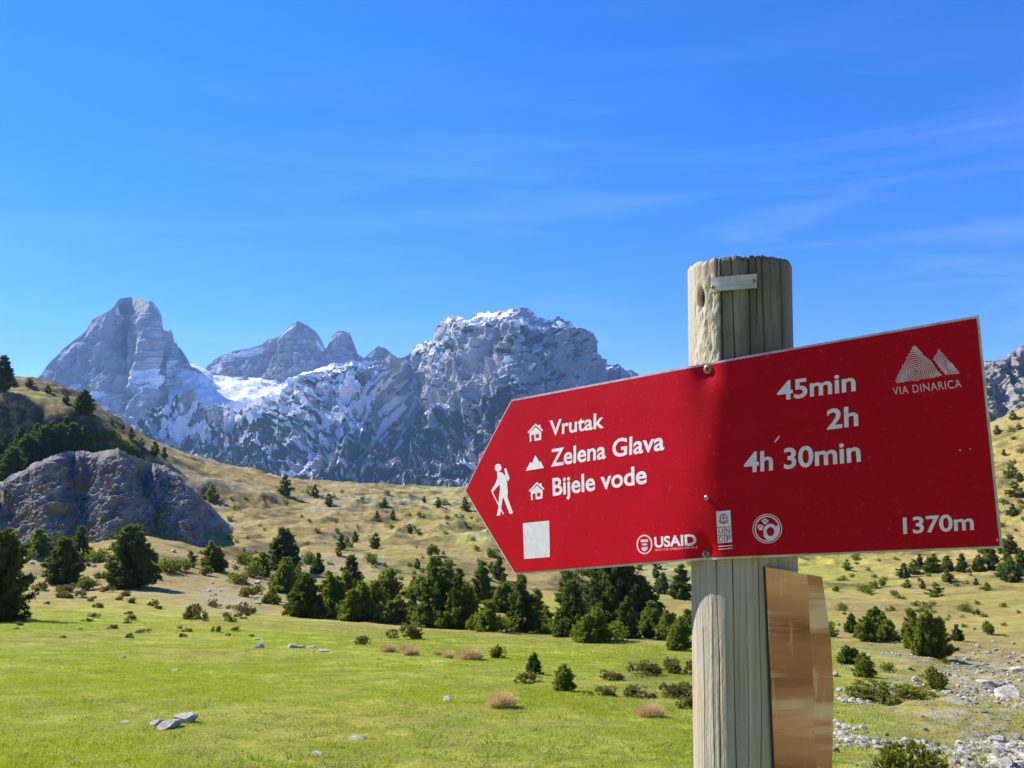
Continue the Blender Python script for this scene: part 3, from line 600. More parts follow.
series(S_BRIGHT, 'dwarf_pine', [(252, 597, 12, 1.2), (270, 604, 13, 1.2), (240, 583, 8, 1.3)], 'bright green dwarf pine left of the belt, {} from the left', 'dwarf pine', 'dwarf pines left of the belt')
tag(put([S_BRIGHT[0]], 'dwarf_pine', 933, 688, 22, 3, 1.05), 'bright yellowish green dwarf pine among pale stones on the right', 'dwarf pine', 'dwarf pines')
tag(put([S_BRIGHT[1]], 'dwarf_pine', 909, 792, 50, 4, 0.95), 'bright green dwarf pine cut by the bottom edge right of the post', 'dwarf pine', 'dwarf pines')
tag(put([S_BRIGHT[1]], 'dwarf_mat', 892, 700, 15, 5, 3.2), 'low flat mat of dwarf pine on the right slope', 'dwarf pine', 'dwarf pines')
tag(put([P_BUSHY[1]], 'pine_tree', 564, 691, 27, 5, 1.15), 'spiky young pine on the near meadow below the red sign, the wider one', 'pine tree', 'young pines on the meadow')
tag(put([P_PINE[1]], 'pine_tree', 534, 674, 22, 6, 1.2), 'spiky young pine on the near meadow below the red sign, left of the wider one', 'pine tree', 'young pines on the meadow')
tag(put([S_BRIGHT[0]], 'dwarf_pine', 498, 658, 14, 7, 1.0), 'small round dwarf pine alone on the meadow below the sign tip', 'dwarf pine', 'dwarf pines')
series(S_BUSH, 'juniper_shrub', [(296, 612, 17, 1.3), (318, 618, 17, 1.3), (343, 620, 19, 1.3), (372, 621, 18, 1.4), (386, 622, 16, 1.4), (408, 622, 17, 1.3), (424, 626, 19, 1.3), (446, 628, 20, 1.2), (478, 630, 20, 1.3), (503, 632, 19, 1.3), (534, 632, 18, 1.3), (558, 635, 20, 1.4), (581, 642, 22, 1.2), (610, 640, 20, 1.3), (641, 634, 16, 1.4), (667, 640, 15, 1.3)], 'green juniper filling the front of the belt, {} from the left', 'juniper', 'junipers along the front of the belt')
series(S_HEATH, 'heath_bush', [(405, 639, 16, 1.15), (361, 645, 9, 1.2), (195, 619, 16, 1.0), (243, 613, 10, 1.5), (67, 592, 9, 1.6), (74, 597, 7, 2.5), (108, 592, 7), (153, 606, 7), (132, 603, 6), (187, 632, 4, 1.5), (120, 600, 5), (230, 622, 6), (143, 633, 4, 2.0), (215, 632, 6), (41, 590, 8, 1.2), (212, 606, 7)], 'brownish heath bush at the far edge of the meadow, {} from the left', 'heath bush', 'heath bushes on the meadow edge')
series(S_HEATH, 'heath_bush', [(645, 676, 13, 1.8), (684, 674, 16, 1.3), (679, 698, 18, 1.4), (640, 698, 10, 1.9), (612, 680, 10, 1.5), (600, 696, 9, 2.0), (525, 683, 8, 2.4), (690, 709, 12, 1.0)], 'brown heath clump on the hummocks beside the post, {} from the left', 'heath bush', 'heath clumps by the post')
series(S_TUFT, 'grass_tussock', [(388, 652, 10), (405, 650, 9), (411, 655, 11), (448, 658, 8), (437, 655, 6), (470, 660, 16), (502, 707, 19), (650, 717, 18)], 'dry straw coloured grass tussock on the meadow, {} from the left', 'grass tussock', 'dry grass tussocks', 1.25)
series(S_PINE[1:], 'small_pine', [(1013, 420, 10), (997, 434, 9), (1011, 476, 13), (1015, 496, 15), (1013, 516, 12), (1020, 482, 9), (1004, 455, 6), (1019, 430, 7)], 'small pine on the hill right of the sign, {} from the left', 'pine tree', 'small pines on the right hill', 1.3)
series([P_BUSHY[0], P_PINE[0], P_BUSHY[1]], 'pine_tree', [(920, 569, 15), (933, 572, 19), (947, 570, 15), (962, 572, 19), (979, 571, 17), (993, 569, 21), (1008, 572, 20), (1022, 574, 25), (985, 554, 17), (1010, 554, 20)], 'dark pine in the band below the sign corner, {} from the left', 'pine tree', 'pines below the right corner of the sign')
series(S_PINE[1:] , 'small_pine', [(847, 570, 11), (904, 578, 15), (914, 574, 15), (907, 588, 9), (923, 589, 8), (935, 597, 15), (947, 582, 13), (1012, 582, 22), (1000, 577, 13), (987, 591, 9), (976, 585, 7)], 'small pine on the slope right of the post, {} from the left', 'pine tree', 'small pines under the right half of the sign', 1.25)
series(S_BUSH, 'juniper_shrub', [(865, 593, 11, 1.2), (873, 588, 8), (882, 586, 8), (895, 596, 7), (965, 612, 10), (976, 615, 7), (988, 634, 14), (843, 611, 9), (887, 672, 11), (830, 636, 18), (895, 640, 9), (836, 592, 7), (946, 664, 6), (922, 700, 6)], 'round juniper shrub dotted over the right slope, {} from the left', 'juniper', 'junipers on the right slope')
def scatter(protos, name, n, box, hpx, text, cat, group, seed, ok=None, wide=1.1):
    r = np.random.default_rng(seed); k = 0; tries = 0
    while k < n and tries < n * 12:
        tries += 1; px = r.uniform(box[0], box[2]); py = r.uniform(box[1], box[3])
        if ok and not ok(px, py): continue
        o = put(protos, name, px, py, r.uniform(*hpx), k + seed, wide * r.uniform(0.8, 1.3)); tag(o, text, cat, group); k += 1
scatter(S_DOT, 'low_bush', 90, (225, 492, 520, 588), (2.5, 6), 'tiny low bush among many sprinkled over the golden hillside', 'low bush', 'tiny bushes on the golden hillside', 1, lambda x, y: y > 486 + 0.03 * abs(x - 400) and y > 470 + (330 - x) * 0.3)
scatter(S_DOT, 'low_bush', 60, (836, 556, 1024, 640), (2.5, 6), 'tiny low bush among many sprinkled over the pale right slope', 'low bush', 'tiny bushes on the right slope', 2)
scatter(S_DOT, 'low_bush', 24, (985, 425, 1024, 560), (3, 7), 'tiny low bush among many on the steep hill at the right edge', 'low bush', 'tiny bushes on the right edge hill', 3)
scatter(S_HEATH, 'heath_bush', 36, (0, 590, 260, 640), (2, 5), 'tiny brown tuft among many on the upper left meadow', 'heath bush', 'tiny brown tufts on the meadow', 4, wide=1.3)
scatter(S_BUSH + S_PINE, 'juniper_shrub', 46, (235, 552, 640, 612), (6, 15), 'small bush among many climbing the slope behind the tree belt', 'juniper', 'bushes behind the belt', 8)
scatter(S_BUSH, 'juniper_shrub', 16, (40, 425, 150, 478), (8, 15), 'dark juniper among many on the shaded slope of the left hill', 'juniper', 'junipers of the shaded slope', 6, lambda x, y: y > 412 + max(0, x - 80) * 0.75)
scatter(S_PINE, 'small_pine', 22, (480, 555, 700, 600), (8, 16), 'small pine among several on the slope seen below the middle of the sign', 'pine tree', 'small pines behind the belt', 5, wide=1.2)

# ------------------------------------------------------------------ stones
def stone_mesh(seed, sub=3, name='stone', mat=None):
    r = np.random.default_rng(seed); bm = bmesh.new(); bmesh.ops.create_icosphere(bm, subdivisions=sub, radius=1.0)
    P = np.array([v.co[:] for v in bm.verts])
    for k in range(11):
        d = unit(r.normal(size=3)); c = r.uniform(0.55, 0.85); t = P @ d; P = P - np.outer(np.maximum(t - c, 0), d)
    P = P * (1 + 0.10 * fbm(P * 1.7 + seed, 4, seed))[:, None] * np.array([1, r.uniform(0.6, 0.95), r.uniform(0.45, 0.75)])
    P[:, 2] -= P[:, 2].min() * 0.65
    for v, p in zip(bm.verts, P): v.co = p
    me = bpy.data.meshes.new(name); bm.to_mesh(me); bm.free(); me.materials.append(mat); return bpy.data.objects.new(name, me)
ST_B = [stone_mesh(500 + k, 4, 'boulder', M_boulder) for k in range(5)]
ST_S = [stone_mesh(520 + k, 2, 'stone', M_scree) for k in range(6)]
def put_stone(protos, name, px, base, wpx, i, rz=None, asp=1.0):
    P = hit(px, base); s = wpx * scale_at(P) / 2; pr = protos[i % len(protos)]
    o = pr.copy() if pr.name in USED else pr; USED.add(pr.name); COL.objects.link(o); o.name = name
    P[2] -= 0.14 * s; o.location = P; o.scale = (s, s * 0.9, s * asp); o.rotation_euler = (0, 0, (i * 2.1) % 6.28 if rz is None else rz); return o
BO = [(127, 723, 14, 'pale flat stone on the grass, left of the dark boulders'), (158, 725, 20, 'rounded boulder at the left of the dark pair on the near meadow'), (170, 728, 26, 'largest dark boulder of the group on the near meadow'), (186, 722, 26, 'long low boulder at the right of the group on the near meadow'),
 (256, 640, 9, 'upper stone of the little heap left of the white rocks'), (259, 648, 13, 'lower stone of the little heap left of the white rocks'), (293, 648, 13, 'white rock at the left end of the row on the meadow'), (302, 648, 9, 'small white rock second in the row on the meadow'), (311, 648, 12, 'flat pale rock in the middle of the row on the meadow'), (323, 652, 13, 'white rock at the right end of the row on the meadow'), (313, 652, 6, 'tiny pale stone in front of the white rock row'),
 (447, 701, 14, 'single pale rock on the grass left of the straw tussock'), (356, 739, 17, 'flat whitish stone low in the middle of the meadow'), (317, 755, 17, 'flat whitish stone nearest the bottom edge of the meadow'), (174, 671, 14, 'flat dark stone in the middle of the left meadow'), (123, 658, 8, 'little dark stone on the upper left meadow'),
 (1003, 766, 28, 'big pale boulder in the bottom right corner'), (1008, 697, 34, 'shadowed grey boulder at the edge of the scree on the right'), (997, 743, 20, 'upright pale boulder above the bottom right corner'), (985, 684, 20, 'grey boulder at the lower left of the scree'), (915, 681, 12, 'pale stone left of the bright dwarf pine on the right'), (955, 764, 18, 'grey stone left of the big corner boulder'), (1018, 672, 18, 'angular boulder in the scree at the right edge')]
for i, (px, by, wd, lab) in enumerate(BO): tag(put_stone(ST_B, 'boulder', px, by, wd, i, None, 0.75 if 'flat' not in lab else 0.4), lab, 'boulder', 'rocks on the slope')
rf = np.random.default_rng(71)
for k in range(46):
    px = rf.uniform(20, 262); py = 556 + rf.uniform(-9, 12) + (14 * rf.random() if px > 170 else 0) if k < 30 else rf.uniform(582, 606)
    if k >= 30: px = rf.uniform(195, 285)
    tag(put_stone(ST_B, 'boulder', px, py, rf.lognormal(1.75, 0.4), k, None, 0.9), 'grey boulder among the rubble at the foot of the rock outcrop' if k < 30 else 'pale rock among the stones left of the tree belt', 'boulder', 'rubble at the foot of the outcrop' if k < 30 else 'stones left of the belt')
r_ = np.random.default_rng(77); k = 0
while k < 270:
    px = r_.uniform(835, 1024); py = r_.uniform(640, 768)
    f = 1.0 if (px > 940 + 0.9 * abs(py - 672) * (1.0 if py < 672 else 0.55)) else 0.14
    if 716 < py < 768 and abs(py - (738 + (px - 850) * 0.14)) < 9: f = 0.8
    if abs(py - 688) < 7 and px < 960: f = max(f, 0.4)
    if r_.random() > f: continue
    o = put_stone(ST_S, 'stone', px, py, r_.lognormal(1.55, 0.45), k, r_.uniform(0, 6.28), r_.uniform(0.6, 1.0))
    tag(o, 'loose pale limestone rock scattered among others on the stony right slope' if px < 945 else 'loose pale limestone rock among others in the scree at the right edge', 'stone', 'stones of the right slope' if px < 945 else 'stones of the right scree'); k += 1
# gravel between the stones: too fine to count
def stones_stuff(name, n, pick, mat, smin, smax, seed):
    r = np.random.default_rng(seed); base = []
    for k in range(4):
        bm = bmesh.new(); bmesh.ops.create_icosphere(bm, subdivisions=1, radius=1.0); P = np.array([v.co[:] for v in bm.verts]); Fc = np.array([[v.index for v in f.verts] for f in bm.faces]); bm.free()
        P = P * r.uniform(0.7, 1.15, (len(P), 1)) * np.array([1, 0.8, 0.6]); base.append((P, Fc))
    pts = pick(r, n); V = []; Fs = []; off = 0; z = ground_z(pts[:, 0], pts[:, 1])
    for i in range(len(pts)):
        P, Fc = base[i % 4]; s = r.uniform(smin, smax) if r.random() < 0.9 else smax * 1.5; a = r.uniform(0, 6.28); c, sn = math.cos(a), math.sin(a)
        Q = P * s; Q = np.stack([Q[:, 0] * c - Q[:, 1] * sn, Q[:, 0] * sn + Q[:, 1] * c, Q[:, 2]], -1) + np.array([pts[i, 0], pts[i, 1], z[i] + 0.2 * s])
        V.append(Q); Fs.append(Fc + off); off += len(P)
    return tag(mesh_np(name, np.concatenate(V), np.concatenate(Fs), mat, False), kind='stuff')
def pick_gravel(r, n):
    out = []
    while len(out) < n:
        Y = math.exp(r.uniform(math.log(8.5), math.log(42))); px = r.uniform(828, 1070); x = (px - 512) / F * Y
        d = vnoise(np.array([[x * 0.5, Y * 0.5, 0.0]]), 91)[0] + 0.5 * vnoise(np.array([[x * 1.7, Y * 1.7, 0.0]]), 92)[0]
        if d + (0.50 if px > 945 else -0.25) + 0.25 * (px > 985) > 0.28: out.append((x, Y))
    return np.array(out)
stones_stuff('gravel', 4200, pick_gravel, M_scree, 0.008, 0.05, 5)

# ------------------------------------------------------------------ meadow grass: one sheet of blades
def grass_mat():
    m = Mat('grass_blades', 0.7, 0.2); a = m.attr('mask')
    c = m.mix(a[0], (0.42, 0.38, 0.13), (0.245, 0.34, 0.010)); c = m.mix(m.rng(m.noise(0.8, 4, 0.6), 0.35, 0.65), c, m.mix(0.5, c, (0.25, 0.28, 0.04)))
    m.col(c); m.translucent(0.35, m.mix(a[0], (0.50, 0.46, 0.15), (0.50, 0.58, 0.02))); return m.m
def make_grass():
    r = np.random.default_rng(12); n = 150000; Y = np.exp(r.uniform(math.log(6.5), math.log(48), n * 2)); px = r.uniform(-60, 1090, n * 2)
    x = (px - 512) / F * Y; P = np.stack([x, Y, 0 * x], -1); g = fbm(P * 0.35, 3, 41); f2 = fbm(P * 1.6, 3, 43)
    keep = (f2 + 0.5 * g > -0.9) & ((px < 830) | (r.random(n * 2) < 0.35)); x, Y, g, px = x[keep], Y[keep], g[keep], px[keep]
    z = ground_z(x, Y); m = 5; C = np.repeat(np.stack([x, Y, z - 0.004], -1), m, 0); s = np.repeat(0.6 + 0.022 * Y, m)[:, None]
    C[:, :2] += r.normal(size=(len(C), 2)) * 0.035 * s
    D = unit(r.normal(size=(len(C), 3)) * 0.55 + np.array([0, 0, 0.9])); D[:, 2] = np.abs(D[:, 2])
    hgt = np.repeat(0.030 + 0.02 * np.clip(g, -0.6, 0.9) + 0.03 * np.clip(f2[keep], -0.5, 0.9), m) * r.uniform(0.5, 1.4, len(C)) * s[:, 0]
    V, Fc = blades(C, D, hgt, 0.0045 * s[:, 0], r)
    green = np.clip(0.72 + 0.8 * g + 0.5 * f2[keep] - 0.5 * sstep(820, 900, px) - 0.5 * sstep(26, 46, Y), 0, 1); green = np.repeat(green, m) + r.normal(size=len(C)) * 0.22
    mk = np.repeat(np.clip(green, 0, 1), 3)[:, None] * np.ones((1, 3))
    tag(mesh_np('meadow_grass', V, Fc, grass_mat(), False, None, {'mask': mk}), kind='stuff')
make_grass()
def make_clumps():
    # taller uneven tufts, weeds and dead stalks in the turf
    r = np.random.default_rng(18); n = 2200; Y = np.exp(r.uniform(math.log(8), math.log(44), n)); px = r.uniform(-40, 1080, n); x = (px - 512) / F * Y; z = ground_z(x, Y); m = 34
    size = np.minimum(r.lognormal(-0.15, 0.35, n), 1.25); C = np.repeat(np.stack([x, Y, z - 0.005], -1), m, 0); s = np.repeat(size, m)
    off = r.normal(size=(n * m, 2)) * 0.045 * s[:, None] * np.array([1.6, 1.0]); C[:, :2] += off
    D = r.normal(size=(n * m, 3)) * 0.4; D[:, :2] += off * 7; D[:, 2] = np.abs(D[:, 2]) + 0.75; D = unit(D)
    V, Fc = blades(C, D, 0.052 * s * r.uniform(0.4, 1.3, n * m), 0.0045 + 0.003 * s, r)
    kind = r.random(n); g = np.where(kind < 0.35, 0.05, np.where(kind < 0.75, 0.6, 1.0)); mk = np.repeat(np.clip(np.repeat(g, m) + r.normal(size=n * m) * 0.2, 0, 1), 3)[:, None] * np.ones((1, 3))
    tag(mesh_np('grass_clumps', V, Fc, grass_mat(), False, None, {'mask': mk}), kind='stuff')
make_clumps()

# ------------------------------------------------------------------ the red arrow sign: a bent sheet fixed to the post
Y_L, Y_O, Y_R = 1.46, 1.12, 0.97
TL, BL = ray(511, 399.5) * Y_L, ray(514.5, 575) * Y_L
TO, BO_ = ray(705, 363) * Y_O, ray(703, 560) * Y_O
TR, BR = ray(979, 315) * Y_R, ray(1003, 548.5) * Y_R
S_L = -np.linalg.norm((TL + BL - TO - BO_) / 2); S_R = np.linalg.norm((TR + BR - TO - BO_) / 2); HALF = 0.132; FW = 0.028
def col_pt(s, A, O, B):
    dl = (A - O) / S_L; dr = (B - O) / S_R; s = np.asarray(s, float)[..., None]
    return O + (dl + dr) / 2 * s + (dr - dl) / 2 * np.sqrt(s * s + FW * FW)
def surf(s, h):
    """sheet coordinates in metres (along, up) -> place in the scene"""
    t = col_pt(s, TL, TO, TR); b = col_pt(s, BL, BO_, BR); k = ((np.asarray(h, float) / HALF) + 1)[..., None] / 2
    return b + (t - b) * k
def surf_n(s, h):
    e = 1e-4; s = np.asarray(s, float); h = np.asarray(h, float)
    n = np.cross(surf(s + e, h) - surf(s - e, h), surf(s, h + e) - surf(s, h - e)); return unit(n)
def dent(s, h):
    """pressed in a little round the screws"""
    d = 0
    for (a, b, k) in DENTS: d = d - 0.006 * k * np.exp(-((s - a) ** 2 + (h - b) ** 2) / 0.017 ** 2)
    for (a, b, c, e_, w_, k) in CREASES:
        t = np.clip(((s - a) * (c - a) + (h - b) * (e_ - b)) / ((c - a) ** 2 + (e_ - b) ** 2), 0, 1); q2 = (s - a - t * (c - a)) ** 2 + (h - b - t * (e_ - b)) ** 2; d = d - k * np.exp(-q2 / w_ ** 2) * (1 - 0.7 * t)
    return d
CREASES = []
def on_sign(s, h, off=0.0): return surf(s, h) + surf_n(s, h) * (off + dent(s, h))[..., None]
def inv(px, py):
    s, h = 0.0, 0.0; q = np.array([px, py], float)
    for _ in range(30):
        f0 = proj(surf(s, h)) - q; e = 1e-5
        J = np.stack([(proj(surf(s + e, h)) - q - f0) / e, (proj(surf(s, h + e)) - q - f0) / e], 1)
        d = np.linalg.solve(J, -f0); s += d[0]; h += d[1]
        if abs(d).max() < 1e-9: break
    return s, h
DENTS = []
SCREWS = [inv(705.5, 369), inv(703, 555), inv(706.5, 498)]
DENTS = [(SCREWS[0][0], SCREWS[0][1], 1.0), (SCREWS[1][0], SCREWS[1][1], 1.3)]
CREASES = [inv(712, 374) + inv(765, 400) + (0.006, 0.0016), inv(706, 380) + inv(700, 440) + (0.02, 0.0025), inv(703, 550) + inv(700, 480) + (0.02, 0.002), inv(697, 556) + inv(665, 562) + (0.006, 0.002)]
TIP = inv(464.5, 491)
def sheet_panel(name, mat, inset, off, thick, parent, nx=150, ny=26):
    s0 = TIP[0] + inset * 1.5; s1 = S_R - inset; sl_ = S_L + inset * 0.55; hh = HALF - inset
    ss = np.concatenate([np.linspace(s0, sl_, 24)[:-1], np.linspace(sl_, s1, nx)]); k = np.linspace(0, 1, ny)
    w_ = np.clip((ss - s0) / (sl_ - s0), 0.004, 1); lo = TIP[1] + (-hh - TIP[1]) * w_; hi = TIP[1] + (hh - TIP[1]) * w_
    Sg = np.repeat(ss[None], ny, 0); Hg = lo[None] + (hi - lo)[None] * k[:, None]
    Fv = on_sign(Sg.ravel(), Hg.ravel(), np.full(Sg.size, off)); Bv = on_sign(Sg.ravel(), Hg.ravel(), np.full(Sg.size, off - thick))
    nc = len(ss); f = grid_faces(ny, nc); n0 = len(Fv); b = f[:, ::-1] + n0
    per = np.concatenate([np.arange(nc), np.arange(1, ny) * nc + nc - 1, (ny - 1) * nc + np.arange(nc - 2, -1, -1), np.arange(ny - 2, 0, -1) * nc])
    p2 = np.roll(per, -1); rim = np.stack([per, per + n0, p2 + n0, p2], -1)
    o = mesh_np(name, np.concatenate([Fv, Bv]), np.concatenate([f, b, rim]), mat, True, parent)
    try: o.data.set_sharp_from_angle(angle=math.radians(40))
    except Exception: pass
    return o
mr = Mat('red_film', 0.5, 0.10)
nA = mr.noise(14, 5, 0.6); nB = mr.noise(160, 3, 0.6); nC = mr.noise(5, 4, 0.6, mr.mapped((1, 1, 6)))
cr_ = mr.mix(mr.rng(nA, 0.3, 0.7), (0.43, 0.0008, 0.010), (0.49, 0.001, 0.013)); cr_ = mr.mix(mr.rng(nB, 0.62, 0.72, 0, 0.16), cr_, (0.55, 0.16, 0.14))
mr.col(cr_); mr.L.new(mr.rng(nC, 0.3, 0.7, 0.40, 0.55), mr.b.inputs['Roughness']); mr.bump(mr.noise(9, 3, 0.5), 0.10, 0.01); M_red = mr.m
ma = Mat('sheet_edge', 0.45, 0.5); nE = ma.noise(40, 5, 0.7); ma.col(ma.mix(ma.rng(nE, 0.4, 0.65), (0.58, 0.57, 0.56), (0.36, 0.34, 0.33))); ma.b.inputs['Metallic'].default_value = 0.35; M_edge = ma.m
mw = Mat('white_print', 0.5, 0.3); mw.col(mw.mix(mw.rng(mw.noise(90, 4, 0.7), 0.35, 0.7), (0.80, 0.79, 0.80), (0.66, 0.62, 0.64))); M_white = mw.m
mk_ = Mat('pink_print', 0.5, 0.3); mk_.col(mk_.mix(mk_.rng(mk_.noise(90, 4, 0.7), 0.35, 0.7), (0.72, 0.55, 0.58), (0.58, 0.36, 0.40))); M_pink = mk_.m
mc = Mat('red_print', 0.5, 0.3); mc.col((0.42, 0.006, 0.02)); M_redp = mc.m
mst = Mat('blank_sticker', 0.55, 0.3); mst.col(mst.mix(mst.rng(mst.noise(60, 4, 0.7), 0.3, 0.7), (0.70, 0.70, 0.70), (0.55, 0.55, 0.56))); M_stick = mst.m
mb_ = Mat('brass_screw', 0.38, 0.5); mb_.col(mb_.mix(mb_.rng(mb_.noise(300, 3), 0.4, 0.6), (0.52, 0.40, 0.18), (0.25, 0.17, 0.08))); mb_.b.inputs['Metallic'].default_value = 0.85; M_brass = mb_.m
mn_ = Mat('steel_screw', 0.35, 0.5); mn_.col((0.45, 0.45, 0.46)); mn_.b.inputs['Metallic'].default_value = 0.9; M_steel = mn_.m
md_ = Mat('dark_slot', 0.8, 0.1); md_.col((0.03, 0.025, 0.02)); M_slot = md_.m
SIGN = empty('trail_sign', (float(TO[0]), float(Y_O), float((TO[2] + BO_[2]) / 2)), 'red arrow shaped trail sign with white lettering screwed to the wooden post', 'sign')
SIGN_PARTS = []
def spart(o): SIGN_PARTS.append(o); return o
spart(sheet_panel('backing_plate', M_edge, 0.0, -0.0012, 0.0022, None))
spart(sheet_panel('red_face', M_red, 0.0030, 0.0, 0.0006, None))
def flat_mesh(name, polys2d, mat, off, coords='px', thick=0.0):
    """polygons given by picture points (or sheet metres) laid on the sheet as one mesh"""
    V = []; Fs = []
    for pl in polys2d:
        q = [inv(*p) for p in pl] if coords == 'px' else pl
        q = np.array(q, float); tri = tessellate_polygon([[Vector((a, b, 0)) for a, b in q]]); o0 = len(V)
        V += list(q)
        for t in tri:
            a, b, c = (q[i] for i in t)
            if (b[0] - a[0]) * (c[1] - a[1]) - (b[1] - a[1]) * (c[0] - a[0]) < 0: t = t[::-1]
            Fs.append([o0 + i for i in t])
    V = np.array(V); return spart(mesh_np(name, on_sign(V[:, 0], V[:, 1], np.full(len(V), off)), Fs, mat, False))
def text_part(name, body, A, B, T, mat, off=0.0003, bold=0.0, spacing=1.0):
    cu = bpy.data.curves.new('text', 'FONT'); cu.body = body; cu.size = 1; cu.offset = bold; cu.resolution_u = 5; cu.space_character = spacing
    to = bpy.data.objects.new('text', cu); COL.objects.link(to); bpy.context.view_layer.update()
    me = bpy.data.meshes.new_from_object(to.evaluated_get(bpy.context.evaluated_depsgraph_get())); bpy.data.objects.remove(to)
    P = np.array([v.co[:] for v in me.vertices]); bm = bmesh.new(); bm.from_mesh(me); bmesh.ops.triangulate(bm, faces=bm.faces[:]); Fs = [[v.index for v in f.verts] for f in bm.faces]; bm.free()
    cap = 0.692 if any(ch.isupper() or ch.isdigit() for ch in body) else 0.5
    x0, x1 = P[:, 0].min(), P[:, 0].max(); a = np.array(inv(*A)); b = np.array(inv(*B)); t = np.array(inv(*T))
    Q = a + ((P[:, 0] - x0) / (x1 - x0))[:, None] * (b - a) + (P[:, 1] / cap)[:, None] * (t - a)
    return spart(mesh_np(name, on_sign(Q[:, 0], Q[:, 1], np.full(len(Q), off)), Fs, mat, False))
B_ = 0.021
text_part('place_name', 'Vrutak', (549.8, 435.5), (604.0, 427.4), (549.8, 420.9), M_white, bold=B_)
text_part('place_name', 'Zelena Glava', (551.1, 466.3), (664.4, 449.4), (551.1, 449.6), M_white, bold=B_)
text_part('place_name', 'Bijele vode', (553, 495.6), (647, 483.0), (552.5, 478.5), M_white, bold=B_)
text_part('walking_time', '45min', (777.3, 400.4), (855.8, 390.4), (777.3, 382.3), M_white, bold=B_)
text_part('walking_time', '2h', (826.8, 429.2), (858.4, 425.2), (826.6, 409.9), M_white, bold=B_)
text_part('walking_time', '4h 30min', (744.1, 472.6), (860.9, 461.0), (744.1, 453.3), M_white, bold=B_)
text_part('altitude', '1370m', (903.3, 533.6), (974, 529.4), (902.8, 517.9), M_white, bold=B_)
text_part('sponsor_name', 'USAID', (654.8, 547.3), (695.8, 544.5), (654.3, 537.3), M_white, bold=0.03)
text_part('sponsor_line', 'FROM THE AMERICAN PEOPLE', (655.2, 551.2), (695.9, 548.3), (655.2, 549.1), M_pink)
text_part('route_name', 'VIA DINARICA', (893.4, 395.0), (962, 387.2), (892.3, 387.3), M_pink, spacing=1.12, bold=0.004)
def Z(x0, y0, sc, pts): return [(x0 + a / sc, y0 + b / sc) for a, b in pts]
def disc(cx, cy, rx, ry, n=28, a0=0, a1=360): return [(cx + rx * math.cos(math.radians(a0 + (a1 - a0) * k / n)), cy + ry * math.sin(math.radians(a0 + (a1 - a0) * k / n))) for k in range(n + (0 if abs(a1 - a0) == 360 else 1))]
def ring(cx, cy, rx, ry, w_, n=36, a0=0, a1=360):
    o = disc(cx, cy, rx, ry, n, a0, a1); i = disc(cx, cy, rx - w_, ry - w_, n, a0, a1); m = n if abs(a1 - a0) == 360 else n
    return [[o[k], o[(k + 1) % len(o)], i[(k + 1) % len(i)], i[k]] for k in range(m)]
def stroke(pts, w_):
    out = []; q0 = [pts[0]]
    for a_, b_ in zip(pts[:-1], pts[1:]):
        m_ = max(1, int(math.hypot(b_[0] - a_[0], b_[1] - a_[1]) / 14)); q0 += [(a_[0] + (b_[0] - a_[0]) * k / m_, a_[1] + (b_[1] - a_[1]) * k / m_) for k in range(1, m_ + 1)]
    pts = q0
    for (a, b), (c, d) in zip(pts[:-1], pts[1:]):
        l = math.hypot(c - a, d - b) + 1e-9; nx, ny = -(d - b) / l * w_ / 2, (c - a) / l * w_ / 2
        out.append([(a + nx, b + ny), (c + nx, d + ny), (c - nx, d - ny), (a - nx, b - ny)])
    return out
q = lambda pts: Z(460, 380, 3.841, pts)
flat_mesh('hiker_symbol', [q(disc(147, 337, 13, 15)), q([(143, 353), (160, 354), (176, 368), (181, 392), (184, 425), (183, 452), (194, 482), (204, 508), (200, 515), (190, 512), (178, 480), (168, 452), (164, 458), (160, 482), (155, 520), (142, 522), (143, 512), (148, 490), (150, 450), (154, 420), (154, 400), (143, 412), (126, 432), (119, 426), (134, 402), (144, 378)]),
    q([(170, 340), (178, 339), (191, 378), (186, 389), (180, 384)])] + [q(s_) for s_ in stroke([(123, 428), (150, 482), (168, 516)], 4)], M_white, 0.0003)
for dy, dx in ((0, 0), (225, 5)):
    hq = lambda pts: q([(a + dx, b + dy - (a - 290) * 0.0) for a, b in pts])
    flat_mesh('hut_symbol', [hq([(260, 200), (291, 167), (300, 175), (304, 172), (309, 172), (310, 184), (320, 192), (316, 197), (291, 175), (264, 205)]), hq([(267, 203), (291, 181), (313, 200), (312, 230), (269, 237)])], M_white, 0.0003)
    flat_mesh('hut_opening', [hq([(274, 212), (285, 210), (286, 235), (275, 237)]), hq([(291, 209), (304, 207), (304, 221), (292, 223)])], M_redp, 0.0005)
flat_mesh('summit_symbol', [q([(253, 349), (270, 315), (277, 320), (290, 289), (306, 316), (310, 312), (323, 338)])], M_white, 0.0003)
flat_mesh('blank_sticker', [[(523, 523.2), (549.3, 520.6), (550.1, 557), (524.3, 559.1)]], M_stick, 0.00035)
u4 = lambda pts: Z(620, 490, 5.689, pts)
flat_mesh('sponsor_seal', [u4(p) for p in ring(140, 310, 46, 56, 9)] + [u4([(118, 282), (160, 280), (161, 296), (119, 298)]), u4([(122, 326), (160, 322), (156, 340), (140, 350), (126, 342)]), u4([(125, 306), (140, 303), (156, 306), (156, 313), (140, 317), (125, 313)])], M_pink, 0.0003)
flat_mesh('agency_block', [u4([(547, 123), (628, 115), (633, 206), (551, 212)]), u4([(552, 216), (590, 213), (592, 255), (554, 258)]), u4([(594, 213), (633, 210), (635, 252), (596, 255)]), u4([(554, 262), (592, 259), (595, 300), (557, 304)]), u4([(596, 259), (635, 256), (638, 297), (599, 300)])] + [u4(s_) for s_ in stroke([(558, 322), (640, 315)], 5) + stroke([(559, 338), (640, 331)], 4)], M_white, 0.0003)
